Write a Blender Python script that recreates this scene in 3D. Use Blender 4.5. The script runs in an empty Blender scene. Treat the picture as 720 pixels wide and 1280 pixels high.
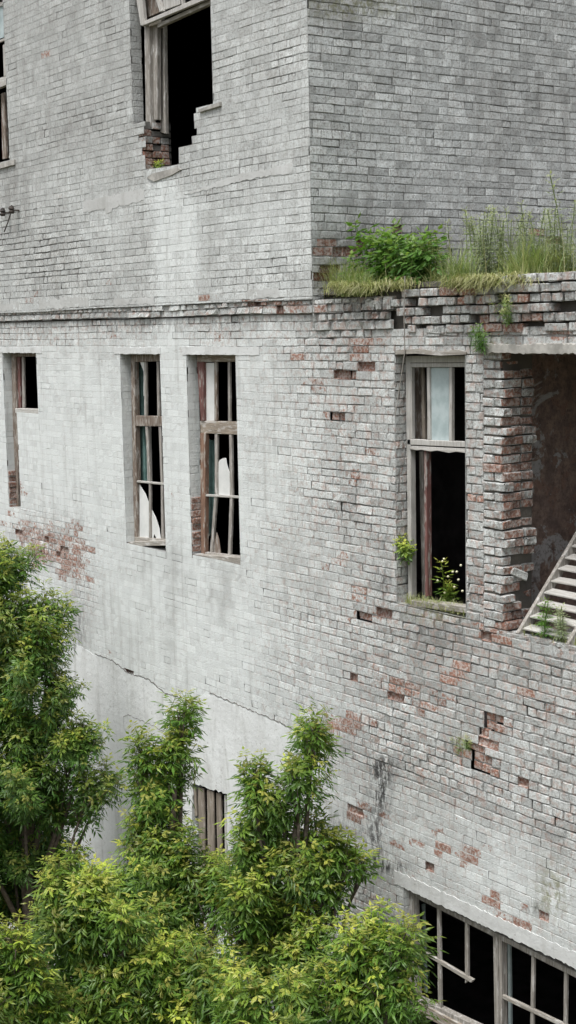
import bpy, math, random
import numpy as np
from mathutils import Vector, Matrix

random.seed(11)
RNG = np.random.default_rng(7)
col = bpy.context.scene.collection
scene = bpy.context.scene

# ------------------------------------------------------------------ camera geometry
F = 1800.0
A = math.atan(1290.0 / F)
PITCH = math.atan(234.0 / F)
ROLL = 0.02
ZC = 9.8
_v = np.array([-math.cos(A), math.sin(A), 0.0])
_r = np.array([math.sin(A), math.cos(A), 0.0])
CD = _v * math.cos(PITCH) + np.array([0, 0, -math.sin(PITCH)])
_up = np.cross(_r, CD)
CR = _r * math.cos(ROLL) - _up * math.sin(ROLL)
CU = _up * math.cos(ROLL) + _r * math.sin(ROLL)
CC = -(15.6 * _v + 32.0 / F * 15.6 * _r)
CC = np.array([CC[0], CC[1], ZC])


def ray(x, y):
    return CD + CR * (x - 360.0) / F + CU * (640.0 - y) / F


def P(x, y, y0=0.0):
    """photo pixel -> point on the vertical plane Y = y0 (parallel to the facade)"""
    q = ray(x, y)
    return CC + q * (y0 - CC[1]) / q[1]


def PX(x, y, x0=0.12):
    q = ray(x, y)
    return CC + q * (x0 - CC[0]) / q[0]


def PD(x, y, depth):
    return CC + ray(x, y) * depth


def proj(p):
    q = np.asarray(p) - CC
    z = q @ CD
    return 360 + F * (q @ CR) / z, 640 - F * (q @ CU) / z


# ------------------------------------------------------------------ noise
def _hash(ix, iy, seed):
    h = (ix.astype(np.int64) * 374761393 + iy.astype(np.int64) * 668265263 + seed * 1442695041) & 0xFFFFFFFF
    h = ((h ^ (h >> 13)) * 1274126177) & 0xFFFFFFFF
    return ((h ^ (h >> 16)) & 0xFFFF) / 65535.0


def vnoise(x, y, seed=0):
    x = np.asarray(x, float); y = np.asarray(y, float)
    ix = np.floor(x); iy = np.floor(y)
    fx = x - ix; fy = y - iy
    fx = fx * fx * (3 - 2 * fx); fy = fy * fy * (3 - 2 * fy)
    a = _hash(ix, iy, seed); b = _hash(ix + 1, iy, seed)
    c = _hash(ix, iy + 1, seed); d = _hash(ix + 1, iy + 1, seed)
    return (a * (1 - fx) + b * fx) * (1 - fy) + (c * (1 - fx) + d * fx) * fy


def fbm(x, y, seed=0, o=3):
    t = 0; amp = .5; s = 0
    for i in range(o):
        t = t + amp * vnoise(x * 2 ** i, y * 2 ** i, seed + i); s += amp; amp *= .5
    return t / s


def sstep(a, b, x):
    t = np.clip((x - a) / (b - a), 0, 1)
    return t * t * (3 - 2 * t)


# ------------------------------------------------------------------ object helpers
def tag(o, label=None, cat=None, group=None, kind=None):
    if label: o['label'] = label
    if cat: o['category'] = cat
    if group: o['group'] = group
    if kind: o['kind'] = kind
    return o


def empty(name, loc, label=None, cat=None, group=None):
    o = bpy.data.objects.new(name, None)
    col.objects.link(o)
    o.location = loc
    return tag(o, label, cat, group)


def link(name, me, parent=None):
    o = bpy.data.objects.new(name, me)
    col.objects.link(o)
    if parent is not None:
        o.parent = parent
        # vertices are in world coordinates: undo the parents' placement
        m = Matrix.Identity(4)
        p = parent
        off = Vector((0, 0, 0))
        while p is not None:
            off = off + p.location
            p = p.parent
        o.location = -off
    return o


def np_mesh(name, V, F, mat, parent=None, attrs=None, smooth=False):
    """V (n,3); F: int array (m,3) or (m,4)"""
    me = bpy.data.meshes.new(name)
    V = np.asarray(V, np.float32); F = np.asarray(F, np.int32)
    me.vertices.add(len(V)); me.vertices.foreach_set('co', V.ravel())
    k = F.shape[1]
    me.loops.add(F.size); me.loops.foreach_set('vertex_index', F.ravel())
    me.polygons.add(len(F))
    me.polygons.foreach_set('loop_start', np.arange(0, F.size, k, dtype=np.int32))
    me.polygons.foreach_set('loop_total', np.full(len(F), k, np.int32))
    me.polygons.foreach_set('use_smooth', np.full(len(F), bool(smooth)))
    for an, av in (attrs or {}).items():
        av = np.asarray(av, np.float32)
        if av.ndim == 2:
            at = me.attributes.new(an, 'FLOAT_COLOR', 'POINT'); at.data.foreach_set('color', av.ravel())
        else:
            at = me.attributes.new(an, 'FLOAT', 'POINT'); at.data.foreach_set('value', av)
    me.update(calc_edges=True)
    me.validate()
    me.materials.append(mat)
    return link(name, me, parent)


class MB:
    """free-form mesh collector (n-gons)"""
    def __init__(s): s.V = []; s.F = []

    def add(s, V, F):
        o = len(s.V); s.V += [tuple(map(float, v)) for v in V]; s.F += [tuple(i + o for i in f) for f in F]
        return s

    def prism(s, front, back):
        n = len(front)
        V = list(front) + list(back)
        F = [tuple(range(n)), tuple(range(2 * n - 1, n - 1, -1))]
        for i in range(n):
            j = (i + 1) % n
            F.append((i, i + n, j + n, j))
        return s.add(V, F)

    def pxpoly(s, pts, y, t, jit=0.0):
        fr = [P(a, b, y) for a, b in pts]
        if jit:
            fr = [p + np.array([random.uniform(-jit, jit), 0, random.uniform(-jit, jit)]) for p in fr]
        bk = [p + np.array([0, t, 0]) for p in fr]
        return s.prism(fr, bk)

    def box(s, lo, hi):
        x0, y0, z0 = lo; x1, y1, z1 = hi
        V = [(x0, y0, z0), (x1, y0, z0), (x1, y1, z0), (x0, y1, z0), (x0, y0, z1), (x1, y0, z1), (x1, y1, z1), (x0, y1, z1)]
        F = [(0, 3, 2, 1), (4, 5, 6, 7), (0, 1, 5, 4), (1, 2, 6, 5), (2, 3, 7, 6), (3, 0, 4, 7)]
        return s.add(V, F)

    def obox(s, c, ax, ay, az):
        """box from centre and three half-axis vectors"""
        c = np.array(c, float); ax = np.array(ax, float); ay = np.array(ay, float); az = np.array(az, float)
        V = [c + i * ax + j * ay + k * az for k in (-1, 1) for i, j in ((-1, -1), (1, -1), (1, 1), (-1, 1))]
        F = [(0, 3, 2, 1), (4, 5, 6, 7), (0, 1, 5, 4), (1, 2, 6, 5), (2, 3, 7, 6), (3, 0, 4, 7)]
        return s.add(V, F)

    def tube(s, pts, rads, n=6, cap=True):
        pts = [np.array(p, float) for p in pts]
        rings = []
        for i, p in enumerate(pts):
            t = pts[min(i + 1, len(pts) - 1)] - pts[max(i - 1, 0)]
            t = t / (np.linalg.norm(t) + 1e-9)
            a = np.cross(t, [0.31, 0.2, 0.93]); a /= np.linalg.norm(a) + 1e-9
            b = np.cross(t, a)
            rings.append([p + rads[i] * (math.cos(2 * math.pi * k / n) * a + math.sin(2 * math.pi * k / n) * b) for k in range(n)])
        V = [v for r_ in rings for v in r_]
        F = []
        for i in range(len(rings) - 1):
            for k in range(n):
                F.append((i * n + k, i * n + (k + 1) % n, (i + 1) * n + (k + 1) % n, (i + 1) * n + k))
        if cap:
            F.append(tuple(range(n - 1, -1, -1))); F.append(tuple(range((len(rings) - 1) * n, len(rings) * n)))
        return s.add(V, F)

    def build(s, name, mat, parent=None, bevel=0.0, smooth=False):
        me = bpy.data.meshes.new(name)
        me.from_pydata(s.V, [], s.F)
        me.update()
        me.materials.append(mat)
        if smooth:
            me.polygons.foreach_set('use_smooth', np.ones(len(me.polygons), bool))
        o = link(name, me, parent)
        if bevel:
            m = o.modifiers.new('bevel', 'BEVEL'); m.width = bevel; m.segments = 1; m.limit_method = 'ANGLE'
        return o


# ------------------------------------------------------------------ materials
class NT:
    def __init__(s, name):
        s.m = bpy.data.materials.new(name); s.m.use_nodes = True
        s.t = s.m.node_tree; s.t.nodes.clear()
        s.out = s.t.nodes.new('ShaderNodeOutputMaterial')
        s.geo = s.t.nodes.new('ShaderNodeNewGeometry')

    def n(s, typ, **kw):
        nd = s.t.nodes.new(typ)
        for k, v in kw.items():
            setattr(nd, k, v)
        return nd

    def l(s, a, b): s.t.links.new(a, b)

    def inp(s, sock, v):
        if isinstance(v, bpy.types.NodeSocket): s.l(v, sock)
        else: sock.default_value = v

    def math(s, op, a, b=0.0, clamp=False):
        nd = s.n('ShaderNodeMath', operation=op, use_clamp=clamp)
        s.inp(nd.inputs[0], a); s.inp(nd.inputs[1], b)
        return nd.outputs[0]

    def mapr(s, v, a, b, c=0.0, d=1.0):
        nd = s.n('ShaderNodeMapRange', interpolation_type='SMOOTHSTEP')
        s.inp(nd.inputs[0], v)
        for i, q in enumerate((a, b, c, d)): nd.inputs[i + 1].default_value = q
        return nd.outputs[0]

    def mix(s, f, a, b, mode='MIX'):
        nd = s.n('ShaderNodeMix', data_type='RGBA', blend_type=mode)
        s.inp(nd.inputs[0], f)
        s.inp(nd.inputs[6], a if isinstance(a, bpy.types.NodeSocket) else (*a, 1))
        s.inp(nd.inputs[7], b if isinstance(b, bpy.types.NodeSocket) else (*b, 1))
        return nd.outputs[2]

    def noise(s, scale, detail=3.0, rough=.55, stretch=None, off=0.0, dist=0.0):
        vec = s.geo.outputs['Position']
        mp = s.n('ShaderNodeMapping')
        s.l(vec, mp.inputs[0])
        st = stretch or (1, 1, 1)
        mp.inputs['Scale'].default_value = st
        mp.inputs['Location'].default_value = (off, off * 1.7, off * .6)
        nd = s.n('ShaderNodeTexNoise')
        s.l(mp.outputs[0], nd.inputs['Vector'])
        nd.inputs['Scale'].default_value = scale; nd.inputs['Detail'].default_value = detail
        nd.inputs['Roughness'].default_value = rough; nd.inputs['Distortion'].default_value = dist
        return nd.outputs[0]

    def attr(s, name):
        nd = s.n('ShaderNodeAttribute'); nd.attribute_name = name
        return nd

    def bump(s, h, strength, dist, prev=None):
        b = s.n('ShaderNodeBump'); b.inputs['Strength'].default_value = strength; b.inputs['Distance'].default_value = dist
        s.l(h, b.inputs['Height'])
        if prev is not None: s.l(prev, b.inputs['Normal'])
        return b.outputs[0]

    def surf(s, colr, rough=.85, normal=None, spec=.25):
        b = s.n('ShaderNodeBsdfPrincipled')
        s.inp(b.inputs['Base Color'], colr if isinstance(colr, bpy.types.NodeSocket) else (*colr, 1))
        s.inp(b.inputs['Roughness'], rough)
        b.inputs['Specular IOR Level'].default_value = spec
        if normal is not None: s.l(normal, b.inputs['Normal'])
        s.l(b.outputs[0], s.out.inputs[0])
        return s.m


def mat_brick():
    t = NT('painted_brick')
    wx = t.attr('wx'); sp = t.n('ShaderNodeSeparateColor'); t.l(wx.outputs['Color'], sp.inputs[0])
    expo, rnd, mort = sp.outputs[0], sp.outputs[1], sp.outputs[2]
    tone = wx.outputs['Alpha']
    wy = t.attr('wy'); sp2 = t.n('ShaderNodeSeparateColor'); t.l(wy.outputs['Color'], sp2.inputs[0])
    soot_shade, moss, wear = sp2.outputs[0], sp2.outputs[1], sp2.outputs[2]
    big = t.noise(1.1, 4, .6, off=3)
    mid = t.noise(6, 4, .6, off=9)
    fine = t.noise(45, 4, .65)
    strk = t.noise(1.0, 4, .6, stretch=(9, 9, .55), off=5)
    strk2 = t.noise(1.0, 3, .6, stretch=(38, 38, 3.0), off=15)
    tb = t.math('ADD', tone, t.math('MULTIPLY', t.math('SUBTRACT', big, .5), .8))
    tb = t.math('ADD', tb, t.math('MULTIPLY', t.math('SUBTRACT', mid, .5), .75), True)
    paint = t.mix(tb, (.27, .275, .265), (.67, .705, .70))
    # streaks of run-off dirt
    paint = t.mix(t.mapr(strk, .50, .75, 0, .32), paint, (.27, .27, .25))
    paint = t.mix(t.math('MULTIPLY', t.mapr(strk2, .5, .75, 0, .5), wear), paint, (.24, .235, .22))
    # thin worn paint: scuffs down to mortar and grey
    paint = t.mix(t.math('MULTIPLY', t.mapr(fine, .47, .66, 0, .85), wear), paint, (.22, .205, .19))
    paint = t.mix(t.math('MULTIPLY', t.mapr(t.noise(13, 5, .68, off=31), .49, .62, 0, .78), t.math('MULTIPLY', wear, wy.outputs['Alpha'])), paint, (.40, .30, .262))
    # brick to brick difference
    hv = t.n('ShaderNodeHueSaturation'); t.l(paint, hv.inputs['Color'])
    t.l(t.math('ADD', .5, rnd), hv.inputs['Value'])
    paint = hv.outputs[0]
    # bare red brick
    rn = t.noise(14, 4, .65, off=21)
    red = t.mix(t.mapr(rn, .35, .65), (.33, .17, .125), (.22, .135, .105))
    red = t.mix(t.mapr(t.noise(33, 3, .6, off=2), .43, .60, 0, .88), red, (.47, .42, .39))
    hv2 = t.n('ShaderNodeHueSaturation'); t.l(red, hv2.inputs['Color']); t.l(t.math('ADD', .5, rnd), hv2.inputs['Value'])
    flake = t.noise(24, 5, .65, off=12)
    ef = t.math('SUBTRACT', t.math('MULTIPLY', expo, 1.15), flake)
    c = t.mix(t.mapr(ef, -.06, .1), paint, hv2.outputs[0])
    mcol = t.mix(mid, (.13, .12, .105), (.07, .066, .06))
    c = t.mix(mort, c, mcol)
    sf = t.math('MULTIPLY', soot_shade, t.mapr(t.noise(12, 5, .7, off=41, stretch=(1.6, 1.6, .7)), .40, .58))
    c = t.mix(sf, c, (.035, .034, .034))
    mf = t.math('MULTIPLY', moss, t.mapr(t.noise(16, 5, .7, off=51), .42, .6))
    c = t.mix(mf, c, (.17, .17, .06))
    # pits and hairline flaking in the old paint
    pit = t.noise(75, 3, .6, off=77, stretch=(1, 1, 1.6))
    c = t.mix(t.math('MULTIPLY', t.mapr(pit, .60, .70, 0, .8), t.math('ADD', wear, .1, True)), c, (.13, .122, .112))
    nrm = t.bump(t.noise(130, 3, .7), .35, .004)
    nrm = t.bump(fine, .6, .012, nrm)
    return t.surf(c, .92, nrm, .15)


def mat_plaster():
    t = NT('old_render')
    a = t.attr('tone')
    big = t.noise(1.4, 5, .6, off=3); strk = t.noise(1.0, 5, .65, stretch=(4.2, 4.2, .6), off=7, dist=.5)
    fine = t.noise(55, 4, .7)
    tb = t.math('ADD', a.outputs['Fac'], t.math('MULTIPLY', t.math('SUBTRACT', big, .5), .9), True)
    c = t.mix(tb, (.34, .34, .325), (.70, .725, .725))
    c = t.mix(t.mapr(strk, .50, .72, 0, .45), c, (.31, .31, .285))
    c = t.mix(t.mapr(t.noise(22, 5, .7, off=8), .56, .70, 0, .55), c, (.25, .24, .22))
    c = t.mix(t.mapr(fine, .55, .8, 0, .3), c, (.25, .24, .23))
    nrm = t.bump(t.noise(9, 4, .6), .5, .02)
    nrm = t.bump(fine, .4, .006, nrm)
    return t.surf(c, .9, nrm, .15)


def mat_wood(name, c0, c1, peel=None, vertical=True, peel_amt=.5):
    t = NT(name)
    st = (55, 55, 3.5) if vertical else (3.5, 55, 55)
    g = t.noise(1.0, 5, .65, stretch=st)
    b = t.noise(5, 4, .6, off=4)
    c = t.mix(t.mapr(g, .3, .7), c0, c1)
    if peel:
        pn = t.noise(1.0, 5, .6, stretch=(26, 26, 6) if vertical else (6, 26, 26), off=11)
        c = t.mix(t.mapr(pn, 1 - peel_amt - .06, 1 - peel_amt + .06), c, peel)
    c = t.mix(t.mapr(b, .45, .75, 0, .45), c, tuple(x * .45 for x in c0))
    return t.surf(c, .85, t.bump(g, .6, .006), .2)


def mat_plain(name, c0, c1, scale=8, rough=.8, spec=.3, bump=.3):
    t = NT(name)
    n = t.noise(scale, 4, .6)
    c = t.mix(t.mapr(n, .3, .7), c0, c1)
    return t.surf(c, rough, t.bump(t.noise(scale * 5, 3, .6), bump, .004), spec)


def mat_recess():
    t = NT('brown_plaster')
    n1 = t.noise(2.2, 5, .65, dist=.6); n2 = t.noise(7, 6, .7, off=4); n3 = t.noise(30, 4, .6, off=8)
    c = t.mix(t.mapr(n2, .35, .65), (.25, .185, .155), (.13, .10, .09))
    c = t.mix(t.mapr(n1, .53, .57), c, (.33, .33, .33))
    c = t.mix(t.mapr(t.noise(4.5, 6, .7, off=17), .56, .60), c, (.20, .135, .11))
    c = t.mix(t.mapr(n3, .5, .7, 0, .6), c, (.08, .065, .058))
    return t.surf(c, .95, t.bump(n2, .9, .03, t.bump(n3, .6, .01)), .1)


def mat_foliage(name, old, young, tip, trans=.42, dark=None):
    t = NT(name)
    a = t.attr('leafc'); sp = t.n('ShaderNodeSeparateColor'); t.l(a.outputs['Color'], sp.inputs[0])
    c = t.mix(sp.outputs[0], old, young)
    c = t.mix(sp.outputs[2], c, tip)
    hv = t.n('ShaderNodeHueSaturation'); t.l(c, hv.inputs['Color'])
    t.l(t.math('ADD', .6, t.math('MULTIPLY', sp.outputs[1], .8)), hv.inputs['Value'])
    b = t.n('ShaderNodeBsdfPrincipled'); t.l(hv.outputs[0], b.inputs['Base Color'])
    b.inputs['Roughness'].default_value = .42; b.inputs['Specular IOR Level'].default_value = .5
    tr = t.n('ShaderNodeBsdfTranslucent'); 
    tc = t.mix(.5, hv.outputs[0], t.mix(1.0, hv.outputs[0], (1.5, 1.5, .5), 'MULTIPLY'))
    t.l(tc, tr.inputs[0])
    mx = t.n('ShaderNodeMixShader'); mx.inputs[0].default_value = trans
    t.l(b.outputs[0], mx.inputs[1]); t.l(tr.outputs[0], mx.inputs[2])
    t.l(mx.outputs[0], t.out.inputs[0])
    return t.m


M = dict(
    brick=mat_brick(), plaster=mat_plaster(),
    wood=mat_wood('grey_weathered_wood', (.40, .38, .35), (.20, .185, .165), (.50, .49, .47), True, .42),
    wood_h=mat_wood('grey_weathered_wood_rail', (.42, .40, .36), (.22, .20, .175), (.52, .51, .49), False, .42),
    wood_pale=mat_wood('pale_painted_wood', (.52, .52, .50), (.36, .345, .32), (.26, .23, .20), True, .30),
    wood_pale_h=mat_wood('pale_painted_rail', (.54, .54, .52), (.38, .36, .33), (.26, .23, .20), False, .30),
    wood_brown=mat_wood('brown_bare_wood', (.25, .20, .165), (.13, .105, .085), (.38, .36, .33), True, .46),
    wood_brown_h=mat_wood('brown_bare_rail', (.36, .31, .25), (.19, .16, .13), (.46, .44, .41), False, .46),
    wood_red=mat_wood('red_peeling_wood', (.20, .095, .085), (.13, .07, .065), (.32, .29, .27), True, .42),
    wood_orange=mat_wood('orange_brown_wood', (.28, .175, .125), (.16, .10, .075), (.38, .35, .31), True, .42),
    board=mat_wood('old_board', (.34, .30, .25), (.17, .145, .12), (.44, .41, .37), True, .36),
    teal=mat_plain('teal_paint', (.16, .27, .255), (.09, .17, .16), 9),
    blue=mat_plain('pale_blue_paint', (.46, .54, .55), (.34, .42, .43), 7, .5),
    white=mat_plain('whitewashed_glass', (.74, .75, .74), (.62, .64, .63), 5, .25, .5, .05),
    concrete=mat_plain('concrete', (.46, .45, .42), (.27, .265, .245), 9, .9, .2, .7),
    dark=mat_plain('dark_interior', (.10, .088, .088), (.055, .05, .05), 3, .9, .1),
    brown_plaster=mat_recess(),
    soil=mat_plain('soil', (.085, .07, .05), (.04, .034, .025), 12, .95, .1, .8),
    iron=mat_plain('rusty_iron', (.07, .055, .045), (.03, .028, .027), 25, .7, .3),
    crack=mat_plain('open_crack', (.22, .21, .195), (.11, .10, .095), 20, .95, .1),
    bark=mat_plain('bark', (.16, .135, .105), (.075, .06, .048), 14, .9, .2, .8),
    leaf=mat_foliage('box_elder_leaf', (.080, .180, .028), (.39, .49, .062), (.64, .48, .15)),
    leaf_deep=mat_foliage('deep_green_leaf', (.062, .155, .028), (.37, .46, .058), (.56, .46, .14)),
    herb=mat_foliage('bright_herb', (.075, .19, .03), (.14, .27, .05), (.3, .33, .1)),
    mug=mat_foliage('pale_herb', (.25, .31, .19), (.34, .40, .24), (.45, .46, .30)),
    grass=mat_foliage('dry_grass', (.12, .24, .045), (.36, .38, .15), (.50, .47, .30), .3),
    flower=mat_plain('pale_flower', (.75, .74, .55), (.6, .58, .35), 30),
    ground=mat_plain('ground_dirt', (.12, .105, .07), (.055, .06, .03), 1.5, .95, .1, .8),
    red_brick=None,
)

# ------------------------------------------------------------------ world positions of openings
CH = 0.087
XC = 0.12           # the building corner
ZLEDGE = 10.21      # top of the lower wall right of the corner
ZB0, ZB1 = 9.925, 10.065   # string course
CORNICE_X1 = 1.45


def ox(p): return float(P(*p)[0])
def oz(p): return float(P(*p)[2])


TOP1 = 9.47
OPEN = {
    'w0': [ox((8, 560)), ox((46, 470)), oz((40, 640)), TOP1],
    'w1': [ox((154, 560)), ox((203, 550)), oz((170, 682)), TOP1],
    'w2': [ox((236, 560)), ox((297, 560)), oz((270, 699)), TOP1],
    'w3': [ox((494.5, 600)), ox((581.6, 600)), oz((545, 765)), TOP1 + .03],
    'ro': [ox((630, 600)), 6.3, oz((650, 793)), oz((660, 440))],
    'w4': [ox((505, 1150)), 6.4, 1.75, oz((600, 1153))],
    'w5': [ox((240, 1010)), ox((284, 1010)), 2.35, oz((262, 983))],
    'tw': [ox((169, 90)), ox((269.5, 60)), oz((220, 143)), 14.0],
    'tl': [-8.75, ox((12, 100)), oz((10, 203)), 14.75],
}
HOLE_TW = [P(*q) for q in [(182, 120), (184, 215), (222, 209), (229, 205), (230, 186), (238, 184), (240, 172), (247, 170), (249, 158), (250, 142), (258, 136), (264, 120)]]
HOLE_TW = [(p[0], p[2]) for p in HOLE_TW]


def in_poly(x, y, poly):
    x = np.asarray(x); y = np.asarray(y)
    r_ = np.zeros(x.shape, bool)
    n = len(poly)
    for i in range(n):
        x0, y0 = poly[i]; x1, y1 = poly[(i + 1) % n]
        c = (y0 > y) != (y1 > y)
        r_ ^= c & (x < (x1 - x0) * (y - y0) / ((y1 - y0) if y1 != y0 else 1e-9) + x0)
    return r_


# ------------------------------------------------------------------ brick wall fields
def ell(px, py, cx, cy, rx, ry):
    return np.exp(-(((px - cx) / rx) ** 2 + ((py - cy) / ry) ** 2))


def f_rag(px, py, kind):
    """how open and worn the joints are, 0..1"""
    if kind == 'side':
        return .46 + .30 * (fbm(px / 60, py / 40, 5) - .5) + .5 * ell(px, py, 480, 330, 90, 40)
    n = fbm(px / 70, py / 70, 3) - .5
    if kind == 'upper':
        r_ = .26 + .5 * n
        r_ = r_ + .35 * ell(px, py, 70, 320, 130, 45) + .2 * ell(px, py, 330, 330, 60, 30)
        r_ = r_ - .25 * sstep(190, 240, px) * sstep(300, 200, px) * sstep(230, 260, py)
        return np.clip(r_, .02, 1)
    r_ = sstep(285, 470, px + 130 * n) * (.72 + .5 * n)
    r_ = np.maximum(r_, .8 * ell(px, py, 55, 680, 62, 42))
    r_ = np.maximum(r_, .6 * sstep(450, 405, py + 50 * n) * sstep(430, 300, px))
    r_ = np.maximum(r_, .55 * ell(px, py, 100, 735, 30, 60))
    # smoother painted band above the bottom window
    line = 940 + (px - 420) * .42
    r_ = r_ * (1 - .55 * sstep(line - 20, line + 25, py) * sstep(line + 190, line + 150, py))
    r_ = np.maximum(r_, .95 * sstep(420, 385, py) * sstep(392, 430, px))
    r_ = np.maximum(r_, .85 * ell(px, py, 450, 1150, 45, 60))
    return np.clip(np.maximum(r_, .10 + .16 * sstep(.5, .7, fbm(px / 34, py / 22, 91))), .03, 1)


def f_wash(px, py, kind):
    """thick whitewash and lime run-off that fills the joints"""
    if kind == 'upper':
        n = .35 + .95 * vnoise(px / 5, py / 90, 4)
        w = (1.0 * ell(px, py, 206, 320, 15, 130) + .7 * ell(px, py, 236, 300, 9, 80) + .45 * ell(px, py, 330, 290, 50, 60)) * n * sstep(208, 232, py)
        return np.clip(w, 0, 1)
    if kind == 'lower':
        n = .45 + .9 * fbm(px / 40, py / 45, 88)
        w = .85 * sstep(425, 470, py) * sstep(370, 270, px + 60 * (fbm(px / 40, py / 30, 12) - .5)) * n
        w = w * (1 - ell(px, py, 60, 690, 70, 50)) * (1 - .8 * ell(px, py, 105, 760, 25, 70))
        w = np.maximum(w, .9 * ell(px, py, 216, 440, 15, 90) * (.4 + .8 * vnoise(px / 5, py / 80, 4)))
        w = np.maximum(w, .6 * ell(px, py - (940 + (px - 420) * .42) - 75, 640, 0, 130, 40) * n)
        return np.clip(w, 0, 1)
    return np.zeros(np.shape(px))


def f_tone(px, py, kind):
    return np.clip(f_tone0(px, py, kind) + .45 * f_wash(px, py, kind) * (1 if kind == 'upper' else .35), 0, 1.25)


def f_tone0(px, py, kind):
    if kind == 'side':
        t = .72 - .30 * sstep(.52, .8, vnoise(px / 7, py / 130, 37)) * sstep(.35, .6, fbm(px / 80, py / 80, 39)) - .25 * sstep(255, 300, py) - .68 + .68 + .3 * (fbm(px / 90, py / 50, 8) - .5)
        t = t - .18 * sstep(60, 0, py) * sstep(560, 420, px) - .3 * ell(px, py, 470, 335, 90, 30)
        return np.clip(t, 0, 1)
    if kind == 'upper':
        t = .52 + .12 * sstep(150, 380, px) + .1 * sstep(120, 330, py)
        t = t - .25 * ell(px, py, 20, 235, 30, 60) * sstep(.4, .7, vnoise(px / 3, py / 120, 29)) - .14 * sstep(.5, .7, fbm(px / 50, py / 60, 33)) * sstep(200, 100, px)
        t = t + (.75 * ell(px, py, 208, 330, 17, 120) + .35 * ell(px, py, 240, 300, 10, 70)) * (.4 + .9 * vnoise(px / 5, py / 70, 4)) * sstep(212, 235, py) - .12 * ell(px, py, 60, 60, 120, 90)
        return np.clip(t, 0, 1)
    t = .93 - .33 * sstep(320, 500, px) - .22 * sstep(425, 380, py)
    t = t - .40 * ell(px, py, 213, 775, 13, 85) - .22 * ell(px, py, 222, 700, 26, 60) + .45 * ell(px, py, 216, 430, 17, 70) * (.4 + .9 * vnoise(px / 5, py / 70, 4))
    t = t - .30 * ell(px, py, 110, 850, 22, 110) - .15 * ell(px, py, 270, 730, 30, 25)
    t = t - .18 * ell(px, py, 545, 820, 70, 70)
    drip = sstep(.45, .75, vnoise(px / 3.2, py / 160, 23)) * .7 + .3
    for sx_, sy_, rx_, ry_, a_ in ((182, 715, 26, 50, .30), (272, 735, 30, 50, .34), (28, 660, 18, 30, .2), (545, 800, 42, 60, .3), (670, 840, 60, 60, .25), (120, 440, 120, 40, .16), (420, 430, 60, 40, .2)):
        t = t - a_ * ell(px, py, sx_, sy_, rx_, ry_) * drip
    line = 940 + (px - 420) * .42
    t = t - .22 * ell(px, py - line + 10, 560, 0, 170, 16)
    t = t + .30 * ell(px, py - line - 80, 610, 0, 200, 60)
    return np.clip(t, 0, 1)


REDS = [(60, 680, 40, 28, .54), (90, 700, 24, 30, .56), (30, 668, 28, 16, .4), (35, 655, 30, 14, .3), (342, 382, 14, 6, .75), (262, 370, 14, 5, .6), (375, 384, 16, 6, .7), (330, 380, 22, 5, .7), (400, 386, 14, 6, .7), (425, 395, 14, 5, .5), (470, 394, 14, 5, .55),
        (273, 420, 8, 10, .55), (378, 446, 9, 6, .6), (465, 425, 30, 6, .75), (545, 399, 14, 7, .7), (395, 480, 14, 10, .5), (420, 520, 14, 10, .6),
        (450, 445, 12, 9, .65), (465, 563, 10, 6, .6), (472, 768, 18, 5, .95), (440, 590, 18, 16, .45), (500, 590, 14, 10, .4), (475, 820, 9, 8, .5),
        (570, 845, 16, 16, .75), (508, 862, 18, 12, .7), (525, 885, 14, 10, .6), (430, 905, 38, 14, .6), (385, 890, 20, 8, .4), (596, 780, 9, 7, .95),
        (603, 795, 10, 10, .8), (620, 790, 14, 10, .6), (598, 745, 16, 6, .6), (590, 622, 12, 6, .7), (556, 905, 12, 6, .5), (620, 910, 18, 12, .65), (590, 940, 24, 10, .7), (610, 960, 12, 16, .65),
        (446, 1022, 14, 6, .75), (480, 1018, 8, 5, .8), (520, 1053, 26, 5, .65), (546, 1040, 14, 5, .8), (548, 1060, 7, 7, .7), (590, 1068, 22, 8, .7),
        (577, 1080, 8, 6, .8), (618, 1125, 11, 10, .85), (654, 1132, 7, 7, .7), (660, 1155, 14, 6, .6), (525, 1090, 20, 8, .4), (697, 417, 20, 10, .75), (695, 385, 14, 8, .55),
        (640, 412, 22, 8, .5), (410, 308, 8, 5, 0), (55, 28, 14, 8, .35), (57, 66, 5, 5, .5), (430, 700, 14, 10, .45), (462, 740, 16, 10, .5), (570, 745, 10, 8, .5),
        (650, 870, 12, 9, .6), (690, 880, 14, 6, .5), (640, 545, 14, 20, .5), (415, 480, 16, 10, .4), (400, 590, 10, 10, .35), (560, 870, 20, 12, .5), (70, 390, 5, 4, .4), (148, 349, 6, 5, .4), (130, 406, 22, 5, .35), (20, 620, 10, 24, .5)]
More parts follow.
